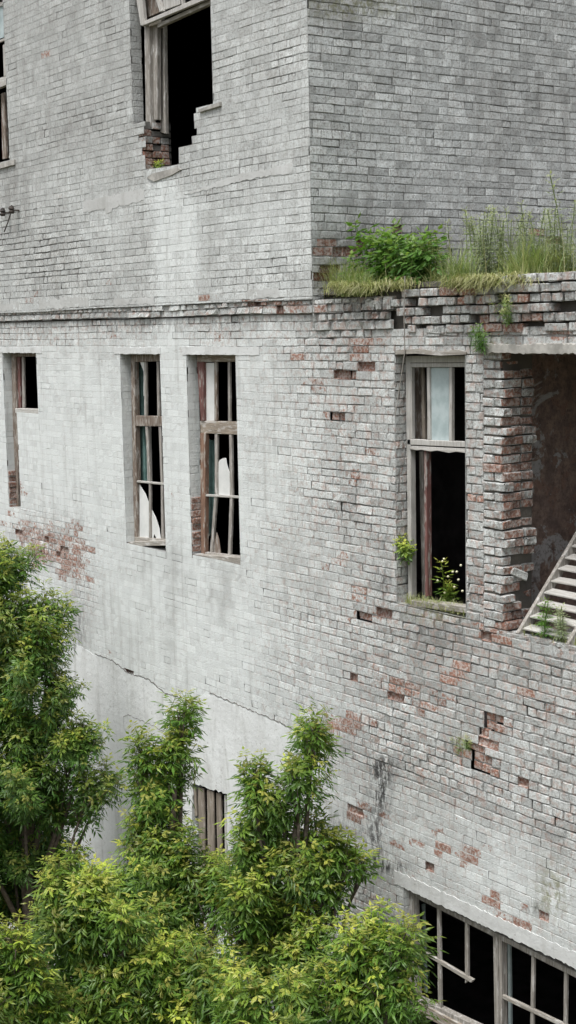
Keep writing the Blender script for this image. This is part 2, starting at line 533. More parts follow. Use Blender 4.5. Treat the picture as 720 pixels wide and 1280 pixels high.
HOLES = [(452, 459, 9, 6), (446, 536, 6, 4), (469, 769, 17, 5), (421, 521, 7, 6), (440, 850, 6, 6), (491, 870, 5, 5), (551, 858, 8, 5), (498, 888, 5, 6), (605, 797, 5, 6),
         (607, 888, 0, 0), (617, 906, 12, 8), (600, 962, 8, 6), (595, 930, 9, 9), (612, 930, 8, 9), (673, 865, 5, 4), (447, 1010, 5, 5), (478, 1012, 5, 4), (577, 1076, 5, 4), (541, 1080, 5, 4), (680, 1146, 10, 4),
         (40, 690, 5, 5), (23, 700, 5, 5), (58, 672, 5, 4), (76, 690, 5, 4), (66, 655, 6, 3), (20, 666, 6, 3), (120, 388, 0, 0), (36, 362, 0, 0), (652, 977, 6, 4), (630, 978, 0, 0), (550, 400, 6, 5), (700, 385, 8, 6), (116, 885, 5, 5),
         (136, 262, 4, 4), (318, 384, 6, 4), (352, 390, 6, 4), (388, 389, 7, 4), (142, 835, 2.5, 3.5), (160, 843, 2, 3.5), (467, 395, 0, 0), (540, 425, 0, 0), (690, 979, 6, 3), (585, 355, 8, 5), (640, 350, 6, 5), (660, 372, 9, 5),
         (500, 375, 8, 5), (560, 372, 6, 4), (395, 440, 5, 4), (425, 470, 5, 4), (500, 410, 0, 0)]
SPALL = [(617, 905, 11, 16), (611, 918, 9, 10), (594, 934, 10, 14), (600, 952, 8, 9), (606, 966, 7, 6), (468, 769, 16, 4), (421, 524, 7, 9), (440, 470, 7, 8)]
SIDE_REDS = [(505, 260, 7, 4, .95), (671, 289, 9, 8, .9), (399, 308, 13, 6, .95), (640, 300, 8, 6, .4)]
SIDE_HOLES = [(492, 284, 6, 4), (507, 292, 9, 4), (475, 292, 7, 5), (687, 297, 9, 5), (604, 297, 7, 5), (425, 310, 8, 6), (440, 318, 10, 6), (415, 325, 8, 5), (455, 305, 7, 4), (460, 322, 8, 6), (620, 305, 6, 5), (640, 305, 5, 5), (408, 340, 10, 8), (400, 355, 6, 8), (430, 330, 8, 5)]


def f_expo(px, py, kind, n):
    e = np.zeros_like(px)
    for cx, cy, rx, ry, a in (SIDE_REDS if kind == 'side' else REDS):
        if a > 0:
            e = np.maximum(e, a * n.uniform(.6, 1.1, px.shape) * ((np.abs(px - cx) < rx) & (np.abs(py - cy) < ry)) * (n.random(px.shape) < .72))
            e = np.maximum(e, a * .55 * ell(px, py, cx, cy, rx * 1.2, ry * 1.2))
    return e


def f_red(px, py, kind):
    """soft patches where the paint has gone"""
    e = np.zeros(np.shape(px))
    if kind == 'lower':
        for cx, cy, rx, ry, a in REDS:
            if a > 0: e = np.maximum(e, min(1, a * 1.25) * ell(px, py, cx, cy, rx * 1.0 + 2, ry * 1.0 + 2))
        e = e * (.55 + .8 * vnoise(px / 9, py / 7, 61))
        e = np.maximum(e, .55 * sstep(.60, .74, fbm(px / 26, py / 20, 71)) * sstep(330, 430, px))
    return np.clip(e, 0, 1)


def f_soot_shade(px, py, kind):
    if kind != 'lower': return .55 * ell(px, py, 470, 320, 90, 24) if kind == 'side' else np.zeros_like(px)
    s = .95 * ell(px, py, 478, 960, 18, 16) + .9 * ell(px, py, 476, 990, 12, 26) + 1.0 * ell(px, py, 482, 1082, 30, 9) + .8 * ell(px, py, 470, 1050, 12, 40)
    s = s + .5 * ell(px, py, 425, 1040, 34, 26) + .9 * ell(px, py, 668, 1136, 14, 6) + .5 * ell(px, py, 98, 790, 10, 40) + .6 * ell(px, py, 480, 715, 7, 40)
    s = s + .4 * ell(px, py, 560, 790, 60, 10) + .6 * ell(px, py, 640, 380, 90, 34) + .55 * ell(px, py, 480, 388, 80, 14) + .35 * ell(px, py, 200, 405, 240, 9) + .6 * ell(px, py, 116, 870, 12, 40) + .55 * ell(px, py, 105, 1000, 40, 60)  # last term is shade behind the left tree, painted into the wall colour
    return np.clip(s, 0, 1)


def f_moss(px, py, kind):
    if kind != 'lower': return .7 * ell(px, py, 440, 8, 70, 16) if kind == 'side' else np.zeros_like(px)
    return np.clip(.8 * ell(px, py, 690, 1115, 18, 30) + .8 * ell(px, py, 545, 768, 30, 8) + .8 * ell(px, py, 620, 432, 20, 10) + .6 * ell(px, py, 582, 928, 10, 14), 0, 1)


class Brickwork:
    """collects quads with the two colour attributes of the painted brick material"""
    def __init__(s): s.V = []; s.F = []; s.X = []; s.Y = []; s.n = 0

    def add(s, V, F, X, Y):
        s.V.append(V); s.F.append(F + s.n); s.X.append(X); s.Y.append(Y); s.n += len(V)

    def quad(s, pts, expo=.0, rnd=.5, mort=0., tone=.5, soot_shade=0., moss=0., wear=.3):
        s.add(np.array(pts, float), np.array([[0, 1, 2, 3]]), np.tile([expo, rnd, mort, tone], (4, 1)), np.tile([soot_shade, moss, wear, 1], (4, 1)))

    def build(s, name, parent):
        return np_mesh(name, np.concatenate(s.V), np.concatenate(s.F), M['brick'], parent,
                       {'wx': np.concatenate(s.X), 'wy': np.concatenate(s.Y)})


EX = np.array
GA = None


def field(bw, O, U, N, u0, u1, w0, w1, kind, seed, rects=(), omit=None, coff=None, rough=1.0, hdr=.22, jag=None, edge0=None, wave=.012):
    """lay one plane of bricks.  position = O + U*u + Z*w - N*depth"""
    n = np.random.default_rng(seed)
    O = EX(O, float); U = EX(U, float); N = EX(N, float); Z = EX([0, 0, 1.0])
    k0 = int(math.floor(w0 / CH)); k1 = int(math.ceil(w1 / CH))
    cells = []
    for k in range(k0, k1):
        z0, z1 = max(k * CH, w0), min((k + 1) * CH, w1)
        if z1 - z0 < .012: continue
        header = n.random() < hdr
        j = 0.0 if jag is None else jag(k, n)
        u = u0 - n.random() * .25
        edges = []
        while u < u1:
            L = .131 if (header or n.random() < .24) else .262
            L *= n.uniform(.93, 1.07)
            edges.append((u, u + L)); u += L
        bl = []
        for (a, b, c, d) in rects:
            if c < z1 - .006 and d > z0 + .006: bl.append((a - j, b, c, d))
        for a, b in edges:
            a = max(a, u0); b = min(b, u1)
            segs = [(a, b, z0, z1)]
            for (ra, rb, rc, rd) in bl:
                out = []
                for (sa, sb, sc, sd) in segs:
                    if rb <= sa or ra >= sb: out.append((sa, sb, sc, sd)); continue
                    if ra > sa: out.append((sa, ra, sc, sd))
                    if rb < sb: out.append((rb, sb, sc, sd))
                    m0, m1 = max(sa, ra), min(sb, rb)
                    if rc > sc + .012: out.append((m0, m1, sc, min(sd, rc)))
                    if rd < sd - .012: out.append((m0, m1, max(sc, rd), sd))
                segs = out
            for q in segs:
                if q[1] - q[0] > .022 and q[3] - q[2] > .012: cells.append(q + (k,))
    C = np.array(cells)
    if len(C) == 0: return
    cu = (C[:, 0] + C[:, 1]) / 2; cw = (C[:, 2] + C[:, 3]) / 2
    # merge thin slivers visually: fine as they are
    pos = O + cu[:, None] * U + cw[:, None] * Z
    px, py = proj(pos)
    if omit is not None:
        keep = ~omit(cu, cw, px, py)
        C = C[keep]; cu = cu[keep]; cw = cw[keep]; pos = pos[keep]; px = px[keep]; py = py[keep]
    m = len(C)
    wsh = f_wash(px, py, kind)
    rag = np.clip(f_rag(px, py, kind) * rough * (1 - .75 * wsh), 0, 1.3)
    cl = fbm(px / 40, py / 26, seed + 3)
    jd = (.0006 + .0135 * rag ** 1.5) * n.uniform(.5, 1.5, m)
    open_ = (n.random(m) > .7 * wsh) & (n.random(m) < .10 + .15 * rag + (.25 if kind in ('side', 'upper') else 0)) & (cl > .45)
    jd = np.where(open_, jd + n.uniform(.004, .012, m) * np.clip(rag + .15, 0, 1), jd)
    miss = (n.random(m) < .005 * rag ** 2 * (cl > .52)) & (kind == 'lower')
    for hx, hy, rx, ry in (SIDE_HOLES if kind == 'side' else HOLES):
        if rx: miss |= (np.abs(px - hx) < rx * .72 + .8) & (np.abs(py - hy) < ry * .72 + .8)
    if kind == 'plain': miss[:] = False
    rnd = .5 + (n.random(m) - .5) * (.10 + .34 * np.clip(rag, 0, 1))
    expo = np.where(n.random(m) < .20 * rag * (cl > .47), n.uniform(.1, .5, m), 0)
    expo = np.maximum(expo, n.random(m) * .36 * rag)
    expo = np.maximum(expo, f_expo(px, py, kind, n))
    if kind == 'side':
        expo = f_expo(px, py, kind, n); rnd = .5 + (n.random(m) - .5) * .40
    if kind == 'upper':
        expo = np.where(n.random(m) < .004, n.uniform(.2, .5, m), 0); expo = np.maximum(expo, f_expo(px, py, kind, n))
    if kind == 'lower':
        ln_ = 946 + (px - 560) * .40
        open_ |= (np.abs(py - ln_) < 6) & (px > 450) & (px < 705) & (n.random(m) < .6)
        jd = np.where(open_, np.maximum(jd, .010), jd)
        spall = np.zeros(m, bool)
        for sx_, sy_, rx_, ry_ in SPALL: spall |= ((px - sx_) / rx_) ** 2 + ((py - sy_) / ry_) ** 2 < 1
        expo = np.where(spall, n.uniform(.7, 1.0, m), expo); miss &= ~spall
        jd = np.where(spall, jd + .045, jd)
    off = np.zeros(m)
    if coff is not None: off = coff(C[:, 4], cu, px, py, n)
    if kind == 'lower': off = np.where(spall, -n.uniform(.022, .05, m), off)
    # a slow bow of the courses
    wv = wave * (vnoise(cu * .9, cw * 1.3, seed) - .5)

    pk = 1.0 if kind == 'lower' else .12
    # --- mortar cells
    def to3(u, w, d):
        w = w + .020 * (vnoise(u * 1.1, w * 4.0, seed + 50) - .5) + .018 * (vnoise(u * .35 + 9, w * 13.0, seed + 51) - .5)
        return O + u[..., None] * U + w[..., None] * Z - d[..., None] * N
    i = np.where(~miss)[0]
    uu = np.stack([C[i, 0], C[i, 1], C[i, 1], C[i, 0]], 1); ww = np.stack([C[i, 2], C[i, 2], C[i, 3], C[i, 3]], 1)
    V = to3(uu, ww, np.repeat((jd + np.maximum(off, 0) * 0)[i][:, None], 4, 1)).reshape(-1, 3)
    Fq = np.arange(len(V)).reshape(-1, 4)
    pv, qv = proj(V)
    mortv = np.clip(np.repeat(.03 + .30 * rag[i] ** 1.2 + .60 * open_[i] * np.clip(rag[i] + .3, 0, 1), 4) , 0, .9)
    one = np.ones(len(V))
    bw.add(V, Fq, np.stack([.55 * f_red(pv, qv, kind), .46 * one, mortv, f_tone(pv, qv, kind)], 1), np.stack([f_soot_shade(pv, qv, kind), f_moss(pv, qv, kind), np.clip(.40 + np.repeat(rag[i], 4), 0, 1) * (1 - .8 * f_wash(pv, qv, kind)), one * pk], 1))
    # --- recesses of missing bricks
    i = np.where(miss)[0]
    if len(i):
        dr = n.uniform(.022, .065, len(i))
        a0, a1, b0, b1 = C[i, 0], C[i, 1], C[i, 2], C[i, 3]
        z = np.full(len(i), .002)
        fr = to3(np.stack([a0, a1, a1, a0], 1), np.stack([b0, b0, b1, b1], 1), np.repeat(z[:, None], 4, 1))
        bk = to3(np.stack([a0, a1, a1, a0], 1), np.stack([b0, b0, b1, b1], 1), np.repeat(dr[:, None], 4, 1))
        bk = bk + n.uniform(-1, 1, bk.shape) * .014
        V = np.concatenate([fr, bk], 1).reshape(-1, 3)
        base = np.arange(len(i))[:, None, None] * 8
        Fq = (base + np.array([[4, 5, 6, 7], [0, 1, 5, 4], [1, 2, 6, 5], [2, 3, 7, 6], [3, 0, 4, 7]])).reshape(-1, 4)
        one = np.ones(len(V))
        bw.add(V, Fq, np.stack([.95 * one, np.repeat(n.uniform(.42, .62, len(i)), 8), np.repeat(n.uniform(.0, .35, len(i)), 8), .3 * one], 1), np.stack([.0 * one, 0 * one, one, one], 1))
    # --- bricks
    i = np.where(~miss)[0]
    m = len(i)
    rg = rag[i]
    redf = lambda a_, b_: .62 * f_red(a_, b_, kind)
    jt = .0022 + .0035 * np.clip(rg, 0, 1)
    jt = jt * n.uniform(.7, 1.3, m)
    ua, ub, wa, wb = C[i, 0] + jt, C[i, 1] - jt, C[i, 2] + jt, C[i, 3] - jt
    Lu, Lw = ub - ua, wb - wa
    bev = (.0018 + .0048 * rg) * n.uniform(.7, 1.5, m)
    eu = np.minimum(bev / Lu, .25); ew = np.minimum(bev / Lw, .3)
    z = np.zeros(m)
    gu = np.stack([z, eu, z + .36, z + .66, 1 - eu, z + 1], 1)
    gw = np.stack([z, ew, 1 - ew, z + 1], 1)
    UU = np.repeat(gu[:, :, None], 4, 2); WW = np.repeat(gw[:, None, :], 6, 1)
    jag_ = (.0022 + .0045 * rg)[:, None, None]
    UU = ua[:, None, None] + UU * Lu[:, None, None] + n.uniform(-1, 1, UU.shape) * jag_ * .8
    WW = wa[:, None, None] + WW * Lw[:, None, None] + ((n.uniform(-1, 1, m) * (.002 + .006 * rg))[:, None, None] * (UU - ua[:, None, None] - Lu[:, None, None] / 2) / np.maximum(Lu, .1)[:, None, None]) + n.uniform(-1, 1, WW.shape) * jag_ * .55 + wv[i][:, None, None] * 0
    prot = off[i] + n.uniform(-1, 1, m) * (.0007 + .0075 * rg * rg)
    D = np.zeros(UU.shape)
    inner = np.zeros((6, 4), bool); inner[1:5, 1:3] = True
    tiltu = n.uniform(-1, 1, m) * .004 * rg; tiltw = n.uniform(-1, 1, m) * .0035 * rg
    su = np.linspace(-1, 1, 6)[None, :, None]; sw = np.linspace(-1, 1, 4)[None, None, :]
    din = -prot[:, None, None] + tiltu[:, None, None] * su + tiltw[:, None, None] * sw + n.uniform(-1, 1, D.shape) * (.0006 + .0034 * rg)[:, None, None]
    dout = np.repeat(np.repeat((jd[i] + .0012 + .006 * rg)[:, None, None], 6, 1), 4, 2)
    D = np.where(inner[None], din, dout)
    # knocked-off corners and edges
    chip = n.random((m, 2, 2)) < (.05 + .42 * rg)[:, None, None]
    for a_, iu in enumerate((1, 4)):
        for b_, iw in enumerate((1, 2)):
            D[:, iu, iw] = np.where(chip[:, a_, b_], np.maximum(D[:, iu, iw], jd[i] * n.uniform(.3, .9, m)), D[:, iu, iw])
    V = to3(UU, WW, D).reshape(-1, 3)
    idx = np.arange(24).reshape(6, 4)
    fq = np.array([[idx[a, b], idx[a + 1, b], idx[a + 1, b + 1], idx[a, b + 1]] for a in range(5) for b in range(3)])
    Fq = (np.arange(m)[:, None, None] * 24 + fq).reshape(-1, 4)
    pv, qv = proj(V)
    rep = lambda x: np.repeat(x, 24)
    edge = np.where(inner[None], 0, 1) * np.ones((m, 1, 1))
    mv = (edge * (.15 + .5 * rg)[:, None, None] * rg[:, None, None]).reshape(-1)
    bw.add(V, Fq, np.stack([np.clip(np.maximum(rep(expo[i]) * .9, redf(pv, qv) + rep(expo[i]) * .35), 0, 1), rep(rnd[i]), mv, f_tone(pv, qv, kind)], 1),
           np.stack([f_soot_shade(pv, qv, kind), f_moss(pv, qv, kind), rep(np.clip((.34 if kind in ('upper', 'side') else .14) + rg * .9, 0, 1)) * (1 - .8 * f_wash(pv, qv, kind)), np.full(len(V), pk)], 1))


def solid_brick(bw, lo, hi, expo=.3, rnd=.5, tone=.6, wear=.8, soot_shade=0., jit=.006, rot=None, ch=.007, mort=0.0, xside=None):
    lo = np.array(lo, float); hi = np.array(hi, float)
    c = (lo + hi) / 2; h = (hi - lo) / 2
    V = []; idx = {}
    for sx in (-1, 1):
        for sy in (-1, 1):
            for sz in (-1, 1):
                for ax in range(3):
                    p = np.array([sx, sy, sz]) * (h - ch)
                    p[ax] = (sx, sy, sz)[ax] * h[ax]
                    idx[(sx, sy, sz, ax)] = len(V)
                    V.append(p + np.random.default_rng(int(abs(c[0] * 9e3 + c[1] * 7e3 + c[2] * 5e3)) + len(V)).uniform(-jit, jit, 3))
    Fq = []
    for ax in range(3):
        o1, o2 = [q for q in range(3) if q != ax]
        for s_ in (-1, 1):
            ring = []
            for a, b in ((-1, -1), (1, -1), (1, 1), (-1, 1)):
                k = [0, 0, 0]; k[ax] = s_; k[o1] = a; k[o2] = b
                ring.append(idx[(*k, ax)])
            Fq.append(ring)
    for ax in range(3):       # chamfer strips
        o1, o2 = [q for q in range(3) if q != ax]
        for a in (-1, 1):
            for b in (-1, 1):
                k0 = [0, 0, 0]; k0[o1] = a; k0[o2] = b
                k1 = list(k0); k0[ax] = -1; k1[ax] = 1
                Fq.append([idx[(*k0, o1)], idx[(*k1, o1)], idx[(*k1, o2)], idx[(*k0, o2)]])
    V = np.array(V)
    if rot is not None: V = V @ np.array(rot).T
    V = V + c
    k = len(V)
    X_ = np.tile([expo, rnd, mort, tone], (k, 1)).astype(float)
    if xside is not None:
        for (sx, sy, sz, ax), ii in idx.items():
            if sx > 0 and (ax == 0): X_[ii, 0] = xside
    bw.add(V, np.array(Fq), X_, np.tile([soot_shade, 0, wear, 1], (k, 1)))


# ------------------------------------------------------------------ the building
factory = empty('brick_factory', (0, 0, 0), 'derelict white painted brick factory with broken windows and a grassy ledge', 'building')

upper = Brickwork(); lower = Brickwork(); side = Brickwork(); course = Brickwork(); pier = Brickwork()
XAX, YAX = (1, 0, 0), (0, 1, 0)
FN = (0, -1, 0)
ZTOP = 17.0
Y_UP, Y_BAND = -.055, -.028


def rect(k): return tuple(OPEN[k])


def reveal(bw, k, depth, seed, kind='lower', y0=0.0, rough=1.0, left_jag=None):
    x0, x1, z0, z1 = OPEN[k]
    field(bw, (x0, 0, 0), YAX, (1, 0, 0), y0 + .004, y0 + depth, z0, z1, kind, seed, rough=rough, hdr=.5)
    bw.quad([(x1, y0, z0), (x1, y0 + depth, z0), (x1, y0 + depth, z1), (x1, y0, z1)], tone=.5)
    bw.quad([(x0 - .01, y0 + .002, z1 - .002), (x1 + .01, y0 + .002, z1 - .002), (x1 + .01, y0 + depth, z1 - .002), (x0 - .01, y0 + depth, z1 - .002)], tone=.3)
    if k != 'tw': bw.quad([(x0 - .01, y0 + .002, z0 + .002), (x1 + .01, y0 + .002, z0 + .002), (x1 + .01, y0 + depth, z0 + .002), (x0 - .01, y0 + depth, z0 + .002)], tone=.55, mort=.3, moss=.6 if k == 'w3' else 0)


# upper storey facade
omit_tw = lambda u, w, px, py: in_poly(u, w, HOLE_TW)
field(upper, (0, Y_UP, 0), XAX, FN, -10.5, XC, ZB1, ZTOP, 'upper', 21, rects=[rect('tw'), rect('tl')], omit=omit_tw)
reveal(upper, 'tw', .16, 22, 'upper', Y_UP)
reveal(upper, 'tl', .14, 23, 'upper', Y_UP)
# underside of the upper storey's small step
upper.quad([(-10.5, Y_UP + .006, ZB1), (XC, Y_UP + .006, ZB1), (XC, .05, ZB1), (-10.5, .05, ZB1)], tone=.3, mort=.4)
# broken brickwork seen in the thickness of the wall left of the hole
hx0 = ox((183, 190)); hz0 = oz((183, 214)); hz1 = oz((183, 160))
rr = np.random.default_rng(4)
kz = 0
z = hz0 - .01
while z < hz1 + .03:
    for w_ in range(3):
        ya = Y_UP + .012 + w_ * .125
        solid_brick(upper, (hx0 - .16, ya, z), (hx0 + rr.uniform(-.02, .05), ya + .115, z + .078), expo=.85 if kz in (1, 2, 3) else rr.uniform(.2, .7), rnd=rr.uniform(.35, .55), tone=.35, wear=1)
    upper.quad([(hx0 + .0, Y_UP + .02, z - .02), (hx0, .36, z - .02), (hx0, .36, z + .09), (hx0, Y_UP + .02, z + .09)], mort=.7, tone=.2)
    z += CH; kz += 1
# stepped broken bricks under the hole and on its right, in the thickness of the wall
for q in [(190, 217), (205, 216), (220, 213), (232, 204), (236, 185), (244, 171), (254, 157), (258, 142)]:
    p = P(*q, Y_UP)
    for w_ in range(2):
        solid_brick(upper, (p[0] - .02 + rr.uniform(-.03, .03), Y_UP + .015 + w_ * .13, p[2] - .085), (p[0] + .2, Y_UP + .13 + w_ * .13, p[2] - .005), expo=rr.uniform(.0, .5), tone=.5, rnd=.47)
# string course of two projecting courses
def band_off(k, u, px, py, n): return np.zeros(len(u))
field(course, (0, Y_BAND, 0), XAX, FN, -10.5, CORNICE_X1, ZB0, ZB1, 'lower', 31, hdr=.5, rough=1.5, coff=lambda k, u, px, py, n: n.uniform(-.012, .022, len(u)) * (.4 + .6 * (u > -4)),
      omit=lambda u, w, px, py: (u > XC + .4) & (w > ZB0 + .1) & (px > 1e9))
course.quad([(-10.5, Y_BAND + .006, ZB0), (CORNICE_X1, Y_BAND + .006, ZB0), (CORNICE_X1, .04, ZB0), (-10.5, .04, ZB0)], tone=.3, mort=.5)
# side wall of the upper storey, rising behind the ledge
field(side, (XC, 0, 0), YAX, (1, 0, 0), Y_UP + .004, 9.5, ZLEDGE - .45, ZTOP, 'side', 41, hdr=.18)

# lower facade
KL = int(math.floor(ZLEDGE / CH))
CORB = {0: .085, 1: .06, 2: .075, 3: .045, 4: .03}


def corbel(k, u, px, py, n):
    o = np.zeros(len(u))
    for q, v in CORB.items():
        s_ = (KL - 1 - k) == q
        o = np.where(s_ & (u > .9), v * (.75 + .5 * n.random(len(u))), o)
        o = np.where(s_ & (u <= .9) & (u > XC) & (q >= 1), .03 * (.6 + .5 * n.random(len(u))), o)
    return o


def omit_low(u, w, px, py):
    o = (u < XC) & (w > ZB0)                       # behind the string course
    o |= (u < CORNICE_X1) & (w > ZB0) & (w < ZB1)
    o |= (u > CORNICE_X1 - .1) & (w > ZLEDGE - 6 * CH + .02)
    o |= (u > CORNICE_X1 - .55) & (w > ZLEDGE - 3 * CH + .02)
    top = ZLEDGE - CH * np.where(u < 1.0, 1.0, 0)
    o |= (w > top + 0) & (u >= XC)
    o |= (w > ZLEDGE - CH * 1.0) & (u > 1.0) & (u < 2.55) & (vnoise(u * 4, w * 0, 77) < .55)
    return o


RO = OPEN['ro']
ro_jag = {}
def jag_ro(k, n):
    return 0.0


pier_rect = (RO[0] - .27, RO[1], RO[2], RO[3])
# rough front surface: deeper top courses
field(lower, (0, 0, 0), XAX, FN, -10.5, 6.6, 0.0, ZLEDGE, 'lower', 51, hdr=.26,
      rects=[rect('w0'), rect('w1'), rect('w2'), rect('w3'), pier_rect, rect('w4'), rect('w5')], omit=omit_low, coff=corbel)
for k, s_ in (('w0', 61), ('w1', 62), ('w2', 63), ('w3', 64), ('w5', 66)):
    reveal(lower, k, .17, s_, 'lower')
reveal(lower, 'w4', .12, 67, 'lower')
# backing just behind the open joints of the corbelled courses
lower.quad([(XC, .10, ZLEDGE - .55), (6.6, .10, ZLEDGE - .55), (6.6, .10, ZLEDGE - .02), (XC, .10, ZLEDGE - .02)], mort=.9, tone=.1)

# red quoin damage on left jambs of w0 and w2
for k, (za, zb) in (('w0', (oz((10, 637)), oz((10, 592)))), ('w2', (oz((240, 690)), oz((240, 622))))):
    x0 = OPEN[k][0]
    z = za
    while z < zb:
        solid_brick(lower, (x0 - .09, .012, z), (x0 + rr.uniform(.0, .03), .15, z + .074), expo=rr.uniform(.55, 1), rnd=rr.uniform(.36, .52), tone=.4, wear=1)
        z += CH
# ragged jamb bricks left of the ground floor window
z = OPEN['w4'][2]
while z < OPEN['w4'][3] - .06:
    x0 = OPEN['w4'][0]
    solid_brick(lower, (x0 - .2, .012, z), (x0 - rr.uniform(-.015, .05), .16, z + .076), expo=rr.uniform(0, .6), rnd=.45, tone=.45, wear=1, soot_shade=.3)
    z += CH

# the broken brick pier beside the big opening, laid brick by brick
rp = np.random.default_rng(9)
z = RO[2] - .0
kz = 0
nk = int((RO[3] - RO[2]) / CH) + 1
for kz in range(nk):
    z = RO[2] + kz * CH
    if z + .076 > RO[3] + .02: break
    fz = kz / nk
    gap = 2 <= kz <= 5
    hd = kz % 2 == 0
    jx = rp.uniform(-.04, .025)
    if fz > .86: jx -= .02
    x1 = RO[0] + jx
    # front brick: its face is in the facade
    e = rp.uniform(.0, .35)
    if kz == 0 : e = 1.0
    dep = .25 if hd else .12
    if hd:
        z = z + rp.uniform(-.006, .006)
        solid_brick(pier, (RO[0] - .275, rp.uniform(-.012, .006), z), (RO[0] - .135, .24, z + .075 + rp.uniform(-.006,.005)), expo=rp.uniform(0, .25), rnd=rp.uniform(.45, .58), tone=.72, wear=1, ch=.008, jit=.006)
        solid_brick(pier, (RO[0] - .125, rp.uniform(-.014, .008), z), (x1, .24 + rp.uniform(-.01, .01), z + .075 + rp.uniform(-.006,.005)), expo=e if kz not in (17, 18) else .95, rnd=rp.uniform(.42, .56), tone=.70, wear=1, ch=.008, jit=.007, soot_shade=.25, xside=rp.choice([.4, .7, .9, 1.0]))
    else:
        solid_brick(pier, (RO[0] - .275, rp.uniform(-.014, .008), z), (x1 + .01, .118, z + .075 + rp.uniform(-.006,.005)), expo=e if kz not in (17, 18) else .95, rnd=rp.uniform(.42, .56), tone=.72, wear=1, ch=.008, jit=.007, soot_shade=.25, xside=rp.choice([.4, .7, .9, 1.0]))
        if not (gap and kz in (3, 4)):
            solid_brick(pier, (RO[0] - .2, .13, z), (x1 + rp.uniform(-.03, .0), .25, z + .075 + rp.uniform(-.006,.005)), expo=rp.uniform(.0, .6), rnd=rp.uniform(.35, .5), tone=.52, wear=1, ch=.008, jit=.007, soot_shade=.5, xside=rp.choice([.35, .55, .8]))
    if not gap and fz < .93:
        solid_brick(pier, (RO[0] - .2, .258, z), (x1 + rp.uniform(-.05, .02), .405, z + .075 + rp.uniform(-.006,.005)), expo=rp.uniform(.0, .35), rnd=rp.uniform(.42, .54), tone=.66, wear=1, ch=.008, jit=.007, soot_shade=.5, xside=rp.choice([.35, .55, .8]))
    elif kz in (2, 3):
        solid_brick(pier, (RO[0] - .2, .258, z), (x1 - .07, .40, z + .075 + rp.uniform(-.006,.005)), expo=.6, rnd=.4, tone=.4, wear=1, ch=.008, jit=.007, soot_shade=.5, xside=rp.choice([.35, .55, .8]))
pier.quad([(RO[0] - .05, .03, RO[2]), (RO[0] - .05, .41, RO[2]), (RO[0] - .05, .41, RO[3]), (RO[0] - .05, .03, RO[3])], mort=.97, tone=.1)
pier.quad([(RO[0] - .28, .012, RO[2]), (RO[0] - .05, .012, RO[2]), (RO[0] - .05, .012, RO[3]), (RO[0] - .28, .012, RO[3])], mort=.95, tone=.1)
pier.quad([(RO[0] - .25, .40, RO[2]), (RO[0] - .05, .40, RO[2]), (RO[0] - .05, .40, RO[3]), (RO[0] - .25, .40, RO[3])], mort=.95, tone=.1)
# sill of the big opening: a course of brick seen from above
for kx in range(28):
    xa = RO[0] - .1 + kx * .132
    solid_brick(pier, (xa, .004, RO[2] - .085), (xa + .12, .245, RO[2] - .006 + rp.uniform(-.008, .006)), expo=rp.uniform(0, .3), rnd=.48, tone=.6, wear=.8)

# the ragged top courses of the ledge, every brick standing free of its neighbours
parapet = Brickwork()
rp2 = np.random.default_rng(19)
for q in range(6):
    zt = ZLEDGE - q * CH
    x = CORNICE_X1 - .55 + rp2.uniform(0, .15)
    hd_ = q % 2 == 0
    while x < 6.5:
        L = (.122 if (hd_ or rp2.random() < .15) else .25) * rp2.uniform(.93, 1.05)
        gone = rp2.random() < (.10 if q < 4 else .06)
        if q == 0: gone = gone or x < 2.7 or (3.0 > x > 2.85)
        if q == 1: gone = gone or x < 1.5
        if q >= 3 and x < CORNICE_X1 + .02: gone = True
        prot = (.075, .07, .062, .05, .035, .025)[q] * rp2.uniform(.65, 1.25) * (1 if x > 2.5 else .7)
        if not gone:
            xx0 = x; dz = rp2.uniform(-.005, .005)
            solid_brick(parapet, (x, -prot, zt - .079 + dz), (x + L, .16, zt - .006 + dz), expo=rp2.choice([0, .1, .25, .4, .75], p=[.45, .2, .15, .12, .08]), rnd=rp2.uniform(.40, .58), tone=.62, wear=1, soot_shade=rp2.uniform(.1, .5), ch=.007, jit=.005)
        x += L + rp2.uniform(.010, .022)
for q in range(6):
    zt = ZLEDGE - q * CH
parapet.quad([(CORNICE_X1 - .55, .07, ZLEDGE - 6 * CH), (6.6, .07, ZLEDGE - 6 * CH), (6.6, .07, ZLEDGE - .09), (CORNICE_X1 - .55, .07, ZLEDGE - .09)], mort=.97, tone=.1)
parapet.quad([(2.6, .072, ZLEDGE - .1), (6.6, .072, ZLEDGE - .1), (6.6, .072, ZLEDGE - .01), (2.6, .072, ZLEDGE - .01)], mort=.97, tone=.1)
parapet.build('ledge_parapet', factory)
tag(upper.build('upper_wall', factory)); course.build('string_course', factory)
side.build('side_wall', factory); lower.build('lower_wall', factory); pier.build('brick_pier', factory)

# ------------------------------------------------------------------ rooms behind the openings
def room(mb, lo, hi, front=False, skip=0):
    x0, y0, z0 = lo; x1, y1, z1 = hi
    V = [(x0, y0, z0), (x1, y0, z0), (x1, y1, z0), (x0, y1, z0), (x0, y0, z1), (x1, y0, z1), (x1, y1, z1), (x0, y1, z1)]
    Fs = [(0, 1, 2, 3), (4, 7, 6, 5), (1, 5, 6, 2), (2, 6, 7, 3), (3, 7, 4, 0)]
    if front: Fs.append((0, 4, 5, 1))
    if skip: Fs.remove((1, 5, 6, 2))
    mb.add(V, Fs)


